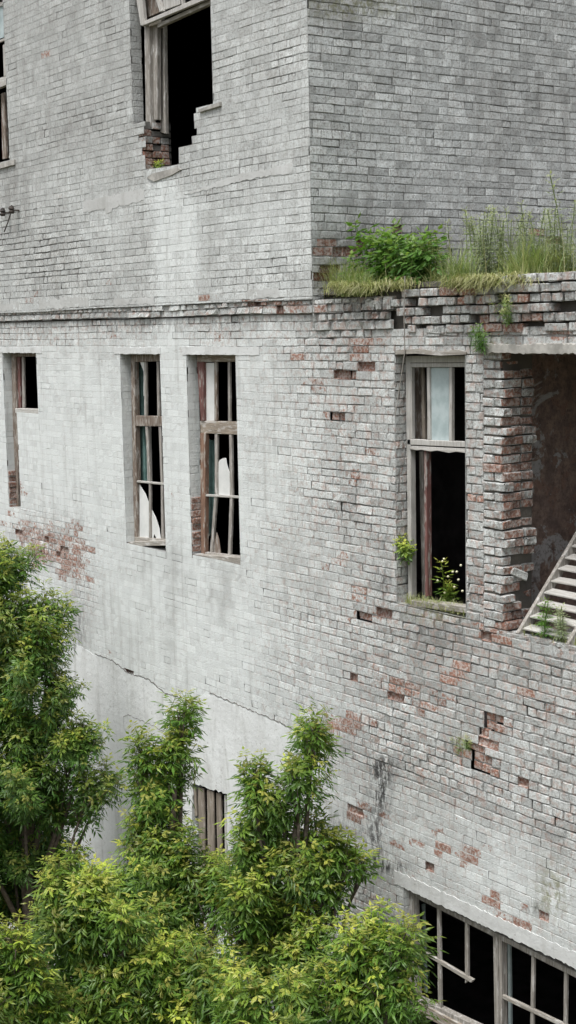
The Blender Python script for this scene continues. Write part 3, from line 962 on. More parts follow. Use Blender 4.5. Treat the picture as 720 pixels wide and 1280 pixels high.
rm = MB()
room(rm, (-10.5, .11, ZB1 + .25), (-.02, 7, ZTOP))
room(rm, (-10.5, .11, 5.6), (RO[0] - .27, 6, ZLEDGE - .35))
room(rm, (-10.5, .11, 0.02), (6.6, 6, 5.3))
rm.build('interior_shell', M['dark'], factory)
rc = MB()
room(rc, (RO[0] - .24, .405, RO[2] - .09), (6.74, 1.75, RO[3] + .16), skip=1)  # end face left out, an added opening that lets light into the recess
rc.build('recess_wall', M['brown_plaster'], factory)
# closing sheets: outer ends, backs and roof; unseen gap added to light the recess
cl = MB()
cl.box((-10.5, 6.05, 0), (6.6, 6.3, ZLEDGE - .3))
cl.box((-10.62, .02, 0), (-10.5, 9.5, ZTOP))
cl.box((6.6, 0, 0), (6.75, 6.3, RO[2] - .1)); cl.box((6.6, 0, RO[3] + .17), (6.75, 6.3, ZLEDGE)); cl.box((6.6, 1.76, RO[2] - .1), (6.75, 6.3, RO[3] + .17))
cl.box((-10.5, 9.5, ZB1), (XC - .02, 9.65, ZTOP))
cl.build('rear_wall', M['concrete'], factory)
MB().box((-10.6, -.1, ZTOP), (XC + .06, 9.7, ZTOP + .2)).build('roof', M['concrete'], factory)
# flat roof of the lower block with its layer of soil
rs = MB()
nx, ny = 40, 14
gx = np.linspace(XC + .01, 6.55, nx); gy = np.linspace(.0, 6.2, ny)
V = []
for j, yy in enumerate(gy):
    for i, xx in enumerate(gx):
        V.append((xx, yy, ZLEDGE - .10 + .06 * vnoise(xx * 2, yy * 2, 5) + (0 if xx > 1 else -.03)))
Fs = [(j * nx + i, j * nx + i + 1, (j + 1) * nx + i + 1, (j + 1) * nx + i) for j in range(ny - 1) for i in range(nx - 1)]
rs.add(V, Fs)
rs.build('flat_roof', M['soil'], factory, smooth=True)


# ------------------------------------------------------------------ render, bands and slabs
def sheet(name, pts, y, t, tone, mat=None, jag=.012, step=.05):
    """a skin of render following an outline given in photo pixels, with a broken edge"""
    W = [P(a, b, y) for a, b in pts]
    out = []
    for i in range(len(W)):
        a, b = W[i], W[(i + 1) % len(W)]
        L = np.linalg.norm(b - a); k = max(1, int(L / step))
        for q in range(k):
            p = a + (b - a) * q / k
            out.append(p + np.array([random.uniform(-jag, jag), 0, random.uniform(-jag, jag)]))
    mb = MB(); mb.prism(out, [p + np.array([0, t, 0]) for p in out])
    o = mb.build(name, mat or M['plaster'], factory)
    at = o.data.attributes.new('tone', 'FLOAT', 'POINT')
    at.data.foreach_set('value', np.full(len(o.data.vertices), tone, np.float32))
    return o


def hline(z, xa, xb, y=0.0):
    return None


def wz(xa, xb, za, zb, y):
    """rectangle in wall coordinates as pixel outline"""
    c = [(xa, y, zb), (xb, y, zb), (xb, y, za), (xa, y, za)]
    return [proj(np.array(q)) for q in c]


yu = Y_UP - .004
zb_ = oz((290, 228))
sheet('render_band', [(230, 243), (262, 231), (300, 217), (330, 212), (366, 204), (365, 216), (330, 221), (290, 229), (262, 236), (240, 243)], yu, .03, .50)
sheet('render_band', [(104, 252), (140, 244), (180, 236), (180, 250), (141, 260), (139, 264), (132, 268), (131, 261), (104, 266)], yu, .03, .48)
for xa_, xb_, h_ in ((-10.4, -7.0, .13), (-6.4, -4.9, .16), (-4.2, -3.2, .11), (-1.1, -.5, .13)):
    sheet('render_band', wz(xa_, xb_, ZB1 + .03, ZB1 + h_, yu + .003), yu + .003, .03, .40, jag=.022, step=.06)
sheet('lintel_band', wz(OPEN['w2'][0] - .08, OPEN['w2'][1] + .5, TOP1 - .004, TOP1 + .09, -.006), -.006, .03, .72, jag=.006)
sheet('lintel_band', wz(OPEN['w1'][0] - .15, OPEN['w1'][1] + .02, TOP1 - .004, TOP1 + .08, -.006), -.006, .03, .76, jag=.006)
sheet('lintel_band', wz(OPEN['w0'][0] - .3, OPEN['w0'][1] + .2, TOP1 - .004, TOP1 + .08, -.006), -.006, .03, .76, jag=.006)
W4Z = OPEN['w4'][3]
sheet('lintel_band', wz(OPEN['w4'][0] - .14, 6.5, W4Z - .01, W4Z + .14, -.008), -.008, .05, .62, jag=.010, step=.03)
# smooth render on the ground storey, left
sheet('smooth_render', [(96, 806), (118, 818), (140, 826), (160, 842), (185, 850), (206, 868), (234, 874), (262, 868), (300, 884), (352, 906), (385, 926), (398, 938), (402, 975), (394, 1010),
                        (396, 1060), (384, 1100), (370, 1180), (284, 1240), (284, 992.5), (240, 979), (238, 1240), (100, 1240), (40, 1200), (50, 1000), (70, 900), (86, 850)], -.004, .02, .92, jag=.016)
# cracks along the top of the render
def crack(pts, y, w):
    mb = MB()
    W = []
    for (a, b), (c, d) in zip(pts[:-1], pts[1:]):
        p0, p1 = P(a, b, y), P(c, d, y)
        k = max(2, int(np.linalg.norm(p1 - p0) / .04))
        for q in range(k): W.append(p0 + (p1 - p0) * q / k + np.array([0, 0, random.uniform(-.012, .012)]))
    W.append(P(*pts[-1], y))
    for a, b in zip(W[:-1], W[1:]):
        h0 = w * random.uniform(.3, 1.4); h1 = w * random.uniform(.3, 1.4)
        fr = [a + [0, 0, -h0], b + [0, 0, -h1], b + [0, 0, h1], a + [0, 0, h0]]
        mb.prism([np.array(q) for q in fr], [np.array(q) + [0, .012, 0] for q in fr])
    return mb.build('crack', M['crack'], factory)


crack([(118, 817), (140, 825), (158, 840), (185, 849), (207, 868), (228, 872)], -.0065, .0055)
crack([(262, 866), (300, 882), (352, 904), (392, 928), (420, 944)], -.0065, .004)
crack([(155, 912), (154, 896), (160, 893), (205, 914)], -.0065, .003)

# concrete slab edge over the big opening, ragged
pts = [(598, 430), (640, 431), (680, 429), (735, 424), (900, 408)]
zs1, zs0 = oz((660, 430)), oz((660, 441))
sl = MB()
xa, xb = ox((604, 435)), 6.55
k = 150
top = []; bot = []
for i in range(k + 1):
    xx = xa + (xb - xa) * i / k
    top.append((xx, zs1 + random.uniform(-.012, .012))); bot.append((xx, zs0 + random.uniform(-.009, .007) + .02 * (vnoise(xx * 3, 0, 3) - .5)))
ring = bot + top[::-1]
sl.prism([np.array((a, -.072, b)) for a, b in ring], [np.array((a, .45, b)) for a, b in ring])
sl.build('concrete_lintel', M['concrete'], factory)
# crumbling timber lintel over the right window
sl = MB()
sl.pxpoly([(494, 438), (520, 436), (545, 439), (570, 437), (582, 440), (582, 443), (550, 444.5), (520, 442), (494, 443)], -.02, .12)
sl.build('timber_lintel', M['wood_h'], factory)


# ------------------------------------------------------------------ windows
def bar(name, pts, mat, parent, y, t=.05, label=None, bevel=.004):
    o = MB().pxpoly(pts, y, t).build(name, M[mat], parent, bevel)
    if label: o['label'] = label
    return o


def vb(x0, y0, x1, y1, w):
    return [(x0 - w / 2, y0), (x1 - w / 2, y1), (x1 + w / 2, y1), (x0 + w / 2, y0)]


def hb(x0, y0, x1, y1, h):
    return [(x0, y0 - h / 2), (x0, y0 + h / 2), (x1, y1 + h / 2), (x1, y1 - h / 2)]


def many(polys, y, t):
    mb = MB()
    for k, p in enumerate(polys): mb.pxpoly(p, y + (k % 3) * .0023, t)
    return mb


def zpt(q, s, o):   # zoom coordinates -> photo pixels
    return [(o[0] + a / s, o[1] + b / s) for a, b in q]


Z3 = lambda *q: zpt(q, 4.0, (140, 420))
Z4 = lambda *q: zpt(q, 3.46, (480, 420))
Z0 = lambda *q: zpt(q, 4.0, (0, 420))
ZT = lambda *q: zpt(q, 5.143, (150, 0))
ZW = lambda *q: zpt(q, 3.0, (480, 1080))

# --- window 1 : grey brown frame, white shards
Y1 = .125
w = many([Z3((93, 88), (110, 1035), (128, 1035), (111, 88)), Z3((108, 92), (108, 130), (250, 126), (250, 90)), Z3((103, 398), (104, 450), (262, 452), (262, 402))], Y1, .07).build('window', M['wood_brown'], factory, .004)
w['label'] = 'tall window with brown frame and a white triangular shard in its foot'
bar('sill', Z3((80, 1030), (82, 1052), (285, 1048), (285, 1022)), 'wood_h', w, .02, .15)
bar('bottom_rail', Z3((112, 1004), (114, 1030), (285, 1034), (285, 1018)), 'wood_h', w, Y1 - .006, .05)
bar('muntin', Z3((160, 130), (160, 400), (172, 400), (171, 130)), 'wood', w, Y1 + .01, .03)
bar('muntin', Z3((222, 128), (226, 400), (236, 400), (232, 128)), 'wood', w, Y1 + .01, .03)
bar('muntin', Z3((165, 452), (183, 740), (184, 1008), (194, 1008), (192, 740), (176, 452)), 'wood', w, Y1 + .01, .03)
bar('muntin', Z3((232, 452), (243, 740), (246, 1016), (258, 1016), (252, 740), (242, 452)), 'wood', w, Y1 + .01, .03)
bar('muntin', Z3((122, 722), (122, 732), (262, 746), (262, 735)), 'wood_pale_h', w, Y1 + .004, .03)
inn = bar('inner_frame', Z3((118, 130), (120, 400), (150, 400), (144, 130)), 'teal', w, .24, .04, 'teal painted inner frame')
bar('inner_frame', Z3((124, 452), (132, 730), (166, 730), (158, 452)), 'teal', w, .24, .04, 'teal painted inner frame')
bar('inner_frame', Z3((170, 452), (176, 730), (190, 730), (184, 452)), 'wood_pale', w, .27, .04)
bar('glass_shard', Z3((140, 130), (158, 180), (157, 300), (166, 300), (164, 130)), 'white', w, Y1 + .03, .006, 'whitewashed glass')
bar('glass_shard', Z3((137, 742), (168, 790), (190, 850), (218, 905), (236, 960), (244, 1018), (222, 1014), (212, 990), (206, 1012), (138, 1006)), 'white', w, Y1 + .03, .006, 'white triangular shard')

# --- window 2 : reddish frame
w = many([Z3((424, 95), (446, 430), (458, 430), (452, 95)), Z3((424, 92), (424, 130), (625, 128), (622, 90)), Z3((440, 424), (442, 486), (640, 494), (638, 430))], Y1, .07).build('window', M['wood_brown_h'], factory, .004)
w['label'] = 'tall window with reddish brown frame, teal inside and one white upper pane'
bar('side_post', Z3((424, 130), (443, 424), (458, 424), (456, 130)), 'wood_red', w, Y1 - .012, .06)
bar('side_post', Z3((440, 486), (444, 1090), (464, 1090), (466, 486)), 'wood_orange', w, Y1 - .012, .06, 'orange brown post')
bar('sill', Z3((400, 1092), (402, 1112), (652, 1146), (652, 1108)), 'wood_h', w, .005, .16)
bar('bottom_rail', Z3((445, 1078), (445, 1098), (640, 1118), (640, 1100)), 'wood', w, Y1 - .006, .05)
bar('muntin', Z3((511, 130), (511, 424), (524, 424), (522, 130)), 'wood_brown', w, Y1 + .01, .03)
bar('muntin', Z3((578, 130), (580, 426), (590, 426), (588, 130)), 'wood', w, Y1 + .01, .03)
bar('muntin', Z3((513, 490), (513, 795), (526, 796), (526, 490)), 'wood', w, Y1 + .01, .03)
bar('muntin', Z3((510, 800), (488, 1090), (500, 1092), (523, 802)), 'wood', w, Y1 + .01, .03, 'leaning broken glazing bar')
bar('muntin', Z3((585, 492), (588, 800), (578, 1100), (592, 1102), (602, 800), (598, 492)), 'wood', w, Y1 + .01, .03)
bar('muntin', Z3((447, 790), (447, 801), (638, 812), (638, 800)), 'wood_pale_h', w, Y1 + .002, .03)
bar('inner_frame', Z3((466, 520), (474, 795), (508, 798), (504, 520)), 'teal', w, .25, .04, 'teal painted inner frame')
bar('inner_frame', Z3((472, 800), (478, 1010), (498, 990), (506, 800)), 'teal', w, .25, .04, 'teal painted inner frame')
bar('pane', Z3((458, 134), (462, 424), (512, 424), (510, 134)), 'white', w, Y1 + .03, .006, 'whitewashed pane')
bar('glass_shard', Z3((527, 792), (528, 640), (536, 622), (552, 612), (570, 610), (574, 640), (588, 684), (590, 800)), 'white', w, Y1 + .03, .006, 'round topped white shard')
bar('glass_shard', Z3((522, 980), (500, 1092), (545, 1098), (534, 1020)), 'wood_brown', w, Y1 + .035, .012)
bar('glass_shard', Z3((460, 1020), (492, 985), (480, 1010), (464, 1034)), 'crack', w, Y1 + .04, .01)

# --- window 0 : only its upper light left, the rest bricked up
w = many([Z0((56, 88), (62, 360), (70, 880), (90, 880), (92, 600), (84, 400), (76, 90)), Z0((56, 85), (56, 104), (182, 102), (180, 84))], Y1, .07).build('window', M['wood_brown'], factory, .004)
w['label'] = 'window bricked up below, only its dark upper light still open'
bar('sill', Z0((74, 362), (76, 386), (192, 388), (192, 366)), 'wood_pale_h', w, .03, .12)
bar('inner_frame', Z0((80, 104), (84, 360), (102, 360), (98, 104)), 'wood_red', w, Y1 + .03, .05)
bar('muntin', Z0((108, 104), (112, 360), (122, 360), (118, 104)), 'wood', w, Y1 + .04, .03)
fill = Brickwork()
x0 = ox((21, 560)); x1 = OPEN['w0'][1] + .0
field(fill, (0, .022, 0), XAX, FN, x0, x1, OPEN['w0'][2] - .0, oz((46, 517)), 'lower', 71, rough=1.5)
f_ = fill.build('brick_infill', w)

# --- window 3 : right hand window, lower light empty
Y3 = .125
w = many([Z4((92, 86), (97, 480), (104, 1150), (120, 1150), (114, 480), (112, 86)), Z4((92, 86), (92, 116), (362, 114), (362, 84)), Z4((100, 118), (100, 136), (360, 134), (360, 116)),
          Z4((100, 446), (100, 470), (360, 482), (360, 458)), Z4((98, 474), (100, 486), (360, 500), (360, 488))], Y3, .07).build('window', M['wood_pale'], factory, .004)
w['label'] = 'right window with pale frame, blue middle pane above an empty lower light'
bar('sash_stile', Z4((112, 136), (113, 446), (121, 446), (120, 136)), 'wood_pale', w, Y3 + .006, .04)
bar('muntin', Z4((184, 136), (187, 448), (199, 450), (196, 136)), 'wood_pale', w, Y3 + .006, .04)
bar('muntin', Z4((280, 136), (280, 456), (293, 456), (293, 136)), 'wood_pale', w, Y3 + .006, .04)
bar('pane', Z4((200, 136), (202, 452), (280, 456), (281, 136)), 'blue', w, Y3 + .03, .008, 'pale blue painted pane')
bar('inner_frame', Z4((116, 136), (122, 446), (162, 446), (152, 136)), 'wood_brown', w, .3, .04)
bar('inner_frame', Z4((156, 136), (164, 446), (178, 446), (168, 136)), 'board', w, .27, .03)
# casement swung inwards, its red peeling edge seen from the side
xs = ox((516.5, 650)); za, zb = oz((520, 748)), oz((520, 565))
MB().box((xs, Y3 + .02, za), (xs + .04, Y3 + .085, zb)).build('casement', M['wood_red'], w, .004)['label'] = 'red peeling inward casement'
bar('side_post', Z4((150, 500), (164, 1140), (178, 1140), (166, 500)), 'wood', w, .36, .05)
bar('sill', Z4((110, 1142), (112, 1168), (362, 1200), (362, 1172)), 'wood_h', w, .015, .13)
torn = MB().pxpoly(Z4((110, 488), (140, 494), (160, 492), (200, 499), (230, 495), (280, 505), (310, 500), (352, 505), (354, 498), (110, 484)), Y3 - .01, .02).build('torn_edge', M['wood_pale_h'], w)

# --- top window : transom sash hanging outwards
YT = Y_UP + .12
w = many([ZT((155, 150), (166, 820), (196, 815), (186, 130))], YT, .08).build('window', M['wood'], factory, .004)
w['label'] = 'gutted top window above the hole, its grey sash tipping outwards'
bar('side_post', ZT((192, 165), (200, 770), (240, 770), (238, 150)), 'wood', w, YT + .05, .06)
bar('side_post', ZT((248, 150), (258, 850), (292, 860), (282, 130)), 'wood', w, YT + .14, .05)
bar('transom', ZT((240, 152), (240, 178), (606, 12), (606, -16)), 'wood_h', w, YT - .01, .06)
bar('mullion_block', ZT((180, 130), (180, 172), (262, 150), (262, 118)), 'wood_h', w, YT, .06)
sash = many([ZT((98, -40), (132, 165), (158, 158), (140, -40)), ZT((128, 148), (140, 168), (600, -24), (600, -60)), ZT((210, -60), (254, 78), (272, 70), (232, -60)), ZT((386, -60), (396, 52), (404, 50), (398, -60))], YT - .07, .045).build('hanging_sash', M['wood_pale'], w, .004)
sash['label'] = 'tilted pale sash'
bar('pane', ZT((140, -40), (160, 120), (250, 80), (214, -40)), 'wood_brown', w, YT + .03, .02)
bar('pane', ZT((268, -40), (278, 68), (386, 28), (386, -40)), 'wood_pale', w, YT - .02, .02)
bar('sill', ZT((500, 705), (506, 722), (640, 680), (640, 655)), 'concrete', w, Y_UP - .03, .14, None, 0)
bar('sill', zpt([(178, 222), (206, 226), (300, 205), (300, 196)], 1, (0, 0))[:0] or [(183, 222), (192, 227), (214, 219), (226, 212), (222, 209), (190, 217)], 'concrete', w, Y_UP - .012, .14, 'pale mortar slab', 0)

# --- window at the left edge of the picture, upper storey
TLz = lambda *q: zpt(q, 4.267, (0, 0))
w = many([TLz((-60, 430), (-60, 490), (66, 440), (60, 400)), TLz((24, 20), (30, 410), (46, 400), (40, 16)), TLz((-60, 20), (-60, 40), (40, 28), (40, 5))], YT, .07).build('window', M['wood_pale_h'], factory, .004)
w['label'] = 'upper window cut by the left edge, pale pane above dark'
bar('pane', TLz((-50, 30), (-50, 220), (20, 200), (20, 30)), 'blue', w, YT + .03, .006, 'pale upper pane')
bar('muntin', TLz((-50, 232), (-50, 246), (50, 205), (50, 192)), 'wood_pale_h', w, YT + .0, .03)
bar('muntin', TLz((14, 240), (20, 410), (32, 400), (26, 232)), 'wood_pale', w, YT + .02, .03)
bar('inner_frame', TLz((4, 500), (12, 850), (34, 845), (22, 492)), 'wood_brown', w, YT + .12, .04)
bar('loose_strip', TLz((70, 710), (46, 842), (58, 840), (74, 770)), 'white', w, YT - .01, .01, 'loose white strip')
bar('sill', TLz((-60, 890), (-60, 915), (74, 878), (74, 850)), 'concrete', w, Y_UP - .03, .14, None, 0)

# --- long ground floor window
Y4 = .075
w = many([ZW((88, 100), (100, 490), (122, 500), (110, 104)), ZW((98, 100), (100, 118), (900, 518), (900, 494)), ZW((408, 255), (414, 620), (430, 628), (426, 262)), ZW((428, 262), (432, 620), (442, 626), (440, 270)),
          ZW((104, 492), (106, 520), (460, 690), (460, 660))], Y4, .08).build('window', M['wood'], factory, .004)
w['label'] = 'long ground floor window of many broken panes with thin bars'
bar('muntin', ZW((197, 152), (202, 552), (214, 556), (209, 156)), 'wood', w, Y4 + .02, .03)
bar('muntin', ZW((302, 204), (303, 448), (315, 440), (314, 210)), 'wood', w, Y4 + .02, .03)
bar('muntin', ZW((150, 326), (150, 340), (326, 446), (335, 434)), 'wood_h', w, Y4 + .012, .03, 'broken bar ending in the air')
bar('muntin', ZW((440, 488), (440, 504), (900, 722), (900, 706)), 'wood_h', w, Y4 + .012, .03)
bar('muntin', ZW((552, 334), (546, 680), (558, 680), (563, 338)), 'wood', w, Y4 + .02, .03)
bar('muntin', ZW((674, 396), (670, 720), (681, 720), (686, 400)), 'wood', w, Y4 + .02, .03)
bar('muntin', ZW((800, 460), (797, 760), (808, 760), (812, 464)), 'wood', w, Y4 + .02, .03)
bar('sill_rail', ZW((100, 505), (102, 545), (460, 740), (460, 690)), 'wood_brown_h', w, Y4 - .02, .09, 'thick reddish brown rail')
bar('inner_frame', ZW((140, 150), (150, 480), (158, 484), (148, 152)), 'blue', w, .32, .03)
bar('inner_frame', ZW((462, 300), (466, 640), (476, 640), (472, 306)), 'blue', w, .34, .03)
bar('side_post', ZW((60, 530), (66, 620), (104, 630), (98, 520)), 'wood_brown', w, Y4 - .01, .05)

# --- boarded window behind the tree
Y5 = .045
w = many([[(237.5, 980), (239, 1110), (242, 1110), (240.5, 981)]], Y5, .05).build('window', M['wood_pale'], factory, .004)
w['label'] = 'ground floor window nailed shut with upright grey boards'
for pts in ([(247, 984), (250, 1110), (257.5, 1110), (254.5, 986)], [(258.5, 987), (260, 1110), (268.5, 1110), (266.5, 990)], [(270, 991), (272, 1110), (278, 1110), (276, 993)], [(241.5, 984), (243, 1020), (246, 1020), (244.5, 985)]):
    bar('board', pts, 'board', w, Y5 - .01 + random.uniform(-.01, .01), .025)
bar('board', [(280, 994), (281.5, 1110), (284, 1110), (283, 995)], 'wood_pale', w, Y5, .02, 'pale end board')
bar('glass_shard', [(239.5, 1024), (240.5, 1048), (248, 1042), (243, 1026)], 'white', w, Y5 + .0, .006, 'white torn sheet')

# ------------------------------------------------------------------ leaning louvre panel in the big opening
B0 = P(653, 790, .07)
lv = empty('fallen_louvre', B0, 'grey wooden slatted panel leaning in the big opening', 'louvre')
run, rise = .092, .101
dirv = np.array([0, run, rise]); st = np.linalg.norm(dirv); dirn = dirv / st
nrm_ = np.array([0, -rise, run]) / st
LW = .62; NS = 13
L_ = st * NS
for sx in (0.0, LW):
    c = B0 + np.array([sx, 0, 0]) + dirn * L_ / 2 + nrm_ * .0
    MB().obox(c, (.02, 0, 0), dirn * (L_ / 2 + .05), nrm_ * .052).build('stile', M['wood'], lv, .004)
sd = np.array([0, -.93, -.16]); sd /= np.linalg.norm(sd)
sn = np.cross(sd, [1, 0, 0])
for k in range(NS):
    c = B0 + np.array([LW / 2, 0, 0]) + dirv * (k + .45)
    tl = random.uniform(-.05, .05)
    MB().obox(c + np.array([0, 0, random.uniform(-.004, .004)]), (LW / 2 - .021, 0, tl * .06), sd * .064, sn * .008).build('slat', M['wood_pale_h'], lv, .003)

# a displaced brick lying in the gap of the pier
lb = Brickwork()
cb = P(648, 722, .1)
cb = np.array([RO[0] + .0, .20, oz((640, 722))])
ang = math.radians(24)
rotm = [[1, 0, 0], [0, math.cos(ang), math.sin(ang)], [0, -math.sin(ang), math.cos(ang)]]
solid_brick(lb, cb - [.12, .11, .036], cb + [.01, .11, .036], expo=.15, rnd=.55, tone=.7, rot=rotm)
o = lb.build('loose_brick', None)
tag(o, 'loose tilted brick lodged in the gap of the broken pier', 'brick')

# wall insulators at the left edge
def insulator(px, py, ex, ey, label):
    p = P(px, py, Y_UP)
    e = empty('wire_insulator', p, label, 'insulator', 'wire insulators on the wall')
    mb = MB(); mb.tube([p, p + [0, -.10, 0], p + [0, -.12, .07]], [.012, .012, .012], 6); mb.build('bracket', M['iron'], e)
    mb = MB(); q = p + np.array([0, -.12, 0]); mb.tube([q + [0, 0, -.05], q + [0, 0, -.02], q + [0, 0, .0], q + [0, 0, .02], q + [0, 0, .06]], [.03, .045, .028, .045, .025], 10)
    mb.build('insulator_body', M['iron'], e)
    mb = MB(); f2 = P(ex, ey, Y_UP - .14); mb.tube([q, (q + f2) / 2 + [0, 0, -.02], f2], [.009, .009, .009], 5); mb.build('wire', M['iron'], e)


insulator(13, 266, -30, 284, 'dark insulator with a wire running off the left edge')
insulator(24, 263, 5, 290, 'dark insulator with a short wire drooping down the wall')

# a thin wire hanging from the ledge past the right window
p0, p1, p2, p3 = P(506, 345, -.1), P(505, 390, -.09), P(506, 440, -.03), P(494, 520, -.02)
o = MB().tube([p0, p1, p2, p3], [.006] * 4, 5).build('hanging_wire', M['wood'])
tag(o, 'thin wire hanging from the grassy ledge beside the right window', 'wire')


# ------------------------------------------------------------------ plants
def leaf_tris(base, axis, up, L, W, droop):
    """narrow folded leaf: 6 verts, 4 tris"""
    side_ = np.cross(axis, up); side_ /= np.linalg.norm(side_) + 1e-9
    nu = np.cross(side_, axis)
    b = base; m = base + axis * L * .45 + nu * W * .18 - np.array([0, 0, droop * L * .15])
    t = base + axis * L - np.array([0, 0, droop * L * .6])
    l = base + axis * L * .42 + side_ * W - np.array([0, 0, droop * L * .2 + W * .15]); r_ = base + axis * L * .42 - side_ * W - np.array([0, 0, droop * L * .2 + W * .15])
    return [b, m, l, r_, t], [(0, 1, 2), (0, 3, 1), (2, 1, 4), (1, 3, 4)]


def make_shoot(rg, length=.30, nodes=5, leaf=.175, leaflets=5, lw=.0155, ll=.100, droop=.45, stem=True):
    V = []; Fs = []; A_ = []
    def put(v, f, c):
        o = len(V); V.extend(v); Fs.extend([tuple(i + o for i in q) for q in f]); A_.extend([c] * len(v))
    bend = rg.uniform(-.15, .15, 2)
    def sp(t): return np.array([bend[0] * t * t * length, bend[1] * t * t * length, length * t])
    az = rg.uniform(0, 6.28)
    for i in range(nodes):
        t = (i + .6) / nodes
        age = 1 - t
        for s_ in (0, 1):
            a = az + s_ * math.pi + rg.uniform(-.35, .35)
            el = math.radians(-8 + 62 * t ** 1.5 + rg.uniform(-14, 14))
            d = np.array([math.cos(a) * math.cos(el), math.sin(a) * math.cos(el), math.sin(el)])
            ln = leaf * (.55 + .6 * math.sin(min(1, age * 1.5 + .12) * math.pi / 2)) * rg.uniform(.85, 1.15)
            b = sp(t)
            young = np.clip(t ** 1.7 * 1.1 + rg.uniform(-.1, .15), 0, 1)
            tipc = max(0, (t - .80) * 3.0) * rg.uniform(.2, 1)
            c = (young, rg.uniform(.25, .75), tipc, 1)
            up = np.array([0, 0, 1.0])
            nl = (leaflets - 1) // 2
            sd_ = np.cross(d, up); sd_ /= np.linalg.norm(sd_) + 1e-9
            for q in range(nl):
                f = .45 + .4 * q / max(1, nl)
                pb = b + d * ln * f - np.array([0, 0, droop * ln * f * f * .35])
                for ss in (-1, 1):
                    ax = d * .55 + sd_ * ss * .8 + np.array([0, 0, -.25 * droop - rg.uniform(0, .5) * droop])
                    ax /= np.linalg.norm(ax)
                    v, f3 = leaf_tris(pb, ax, up, ll * rg.uniform(.75, 1.1) * (ln / leaf) ** .6, lw * rg.uniform(.8, 1.15), droop)
                    put(v, f3, c)
            pb = b + d * ln - np.array([0, 0, droop * ln * .35])
            ax = d + np.array([0, 0, -.55 * droop]); ax /= np.linalg.norm(ax)
            v, f3 = leaf_tris(b + d * ln * .85 - np.array([0, 0, droop * ln * .25]), ax, up, ll * 1.15 * (ln / leaf) ** .6, lw * 1.1, droop)
            put(v, f3, c)
            # petiole as a thin sliver
            put([b, b + d * ln * .9 - np.array([0, 0, droop * ln * .28]), b + d * ln * .5 + sd_ * .0025 - np.array([0, 0, droop * ln * .1])], [(0, 1, 2)], c)
        az += math.pi / 2
    if stem:
        for q in range(3):
            a, b = sp(q / 3), sp((q + 1) / 3)
            o = np.array([.004, 0, 0]); o2 = np.array([0, .004, 0])
            put([a - o, a + o, b + o, b - o], [(0, 1, 2), (0, 2, 3)], (.2, .35, .1, 1))
            put([a - o2, a + o2, b + o2, b - o2], [(0, 1, 2), (0, 2, 3)], (.2, .35, .1, 1))
    return np.array(V), np.array(Fs), np.array(A_)


SH = [make_shoot(np.random.default_rng(100 + i)) for i in range(10)]


def scatter(shoots, pos, dirs, scl, rg, rndv=None, youngv=None):
    """copies of shoot variants aligned to dirs, merged to arrays"""
    Vs, Fs, As = [], [], []; n = 0
    for i in range(len(pos)):
        V, Fq, A_ = shoots[rg.integers(len(shoots))]
        d = dirs[i] / np.linalg.norm(dirs[i])
        h = np.array([1.0, 0, 0]) if abs(d[0]) < .9 else np.array([0, 1.0, 0])
        a = np.cross(d, h); a /= np.linalg.norm(a); b = np.cross(d, a)
        th = rg.uniform(0, 6.28)
        a2 = a * math.cos(th) + b * math.sin(th); b2 = np.cross(d, a2)
        R = np.stack([a2, b2, d], 1)
        Vs.append(V @ R.T * scl[i] + pos[i]); Fs.append(Fq + n); n += len(V)
        c = A_.copy()
        c[:, 1] = np.clip(c[:, 1] + (rndv[i] if rndv is not None else 0), 0, 1)
        c[:, 0] = np.clip(c[:, 0] * (youngv[i] if youngv is not None else 1), 0, 1)
        As.append(c)
    return np.concatenate(Vs), np.concatenate(Fs), np.concatenate(As)


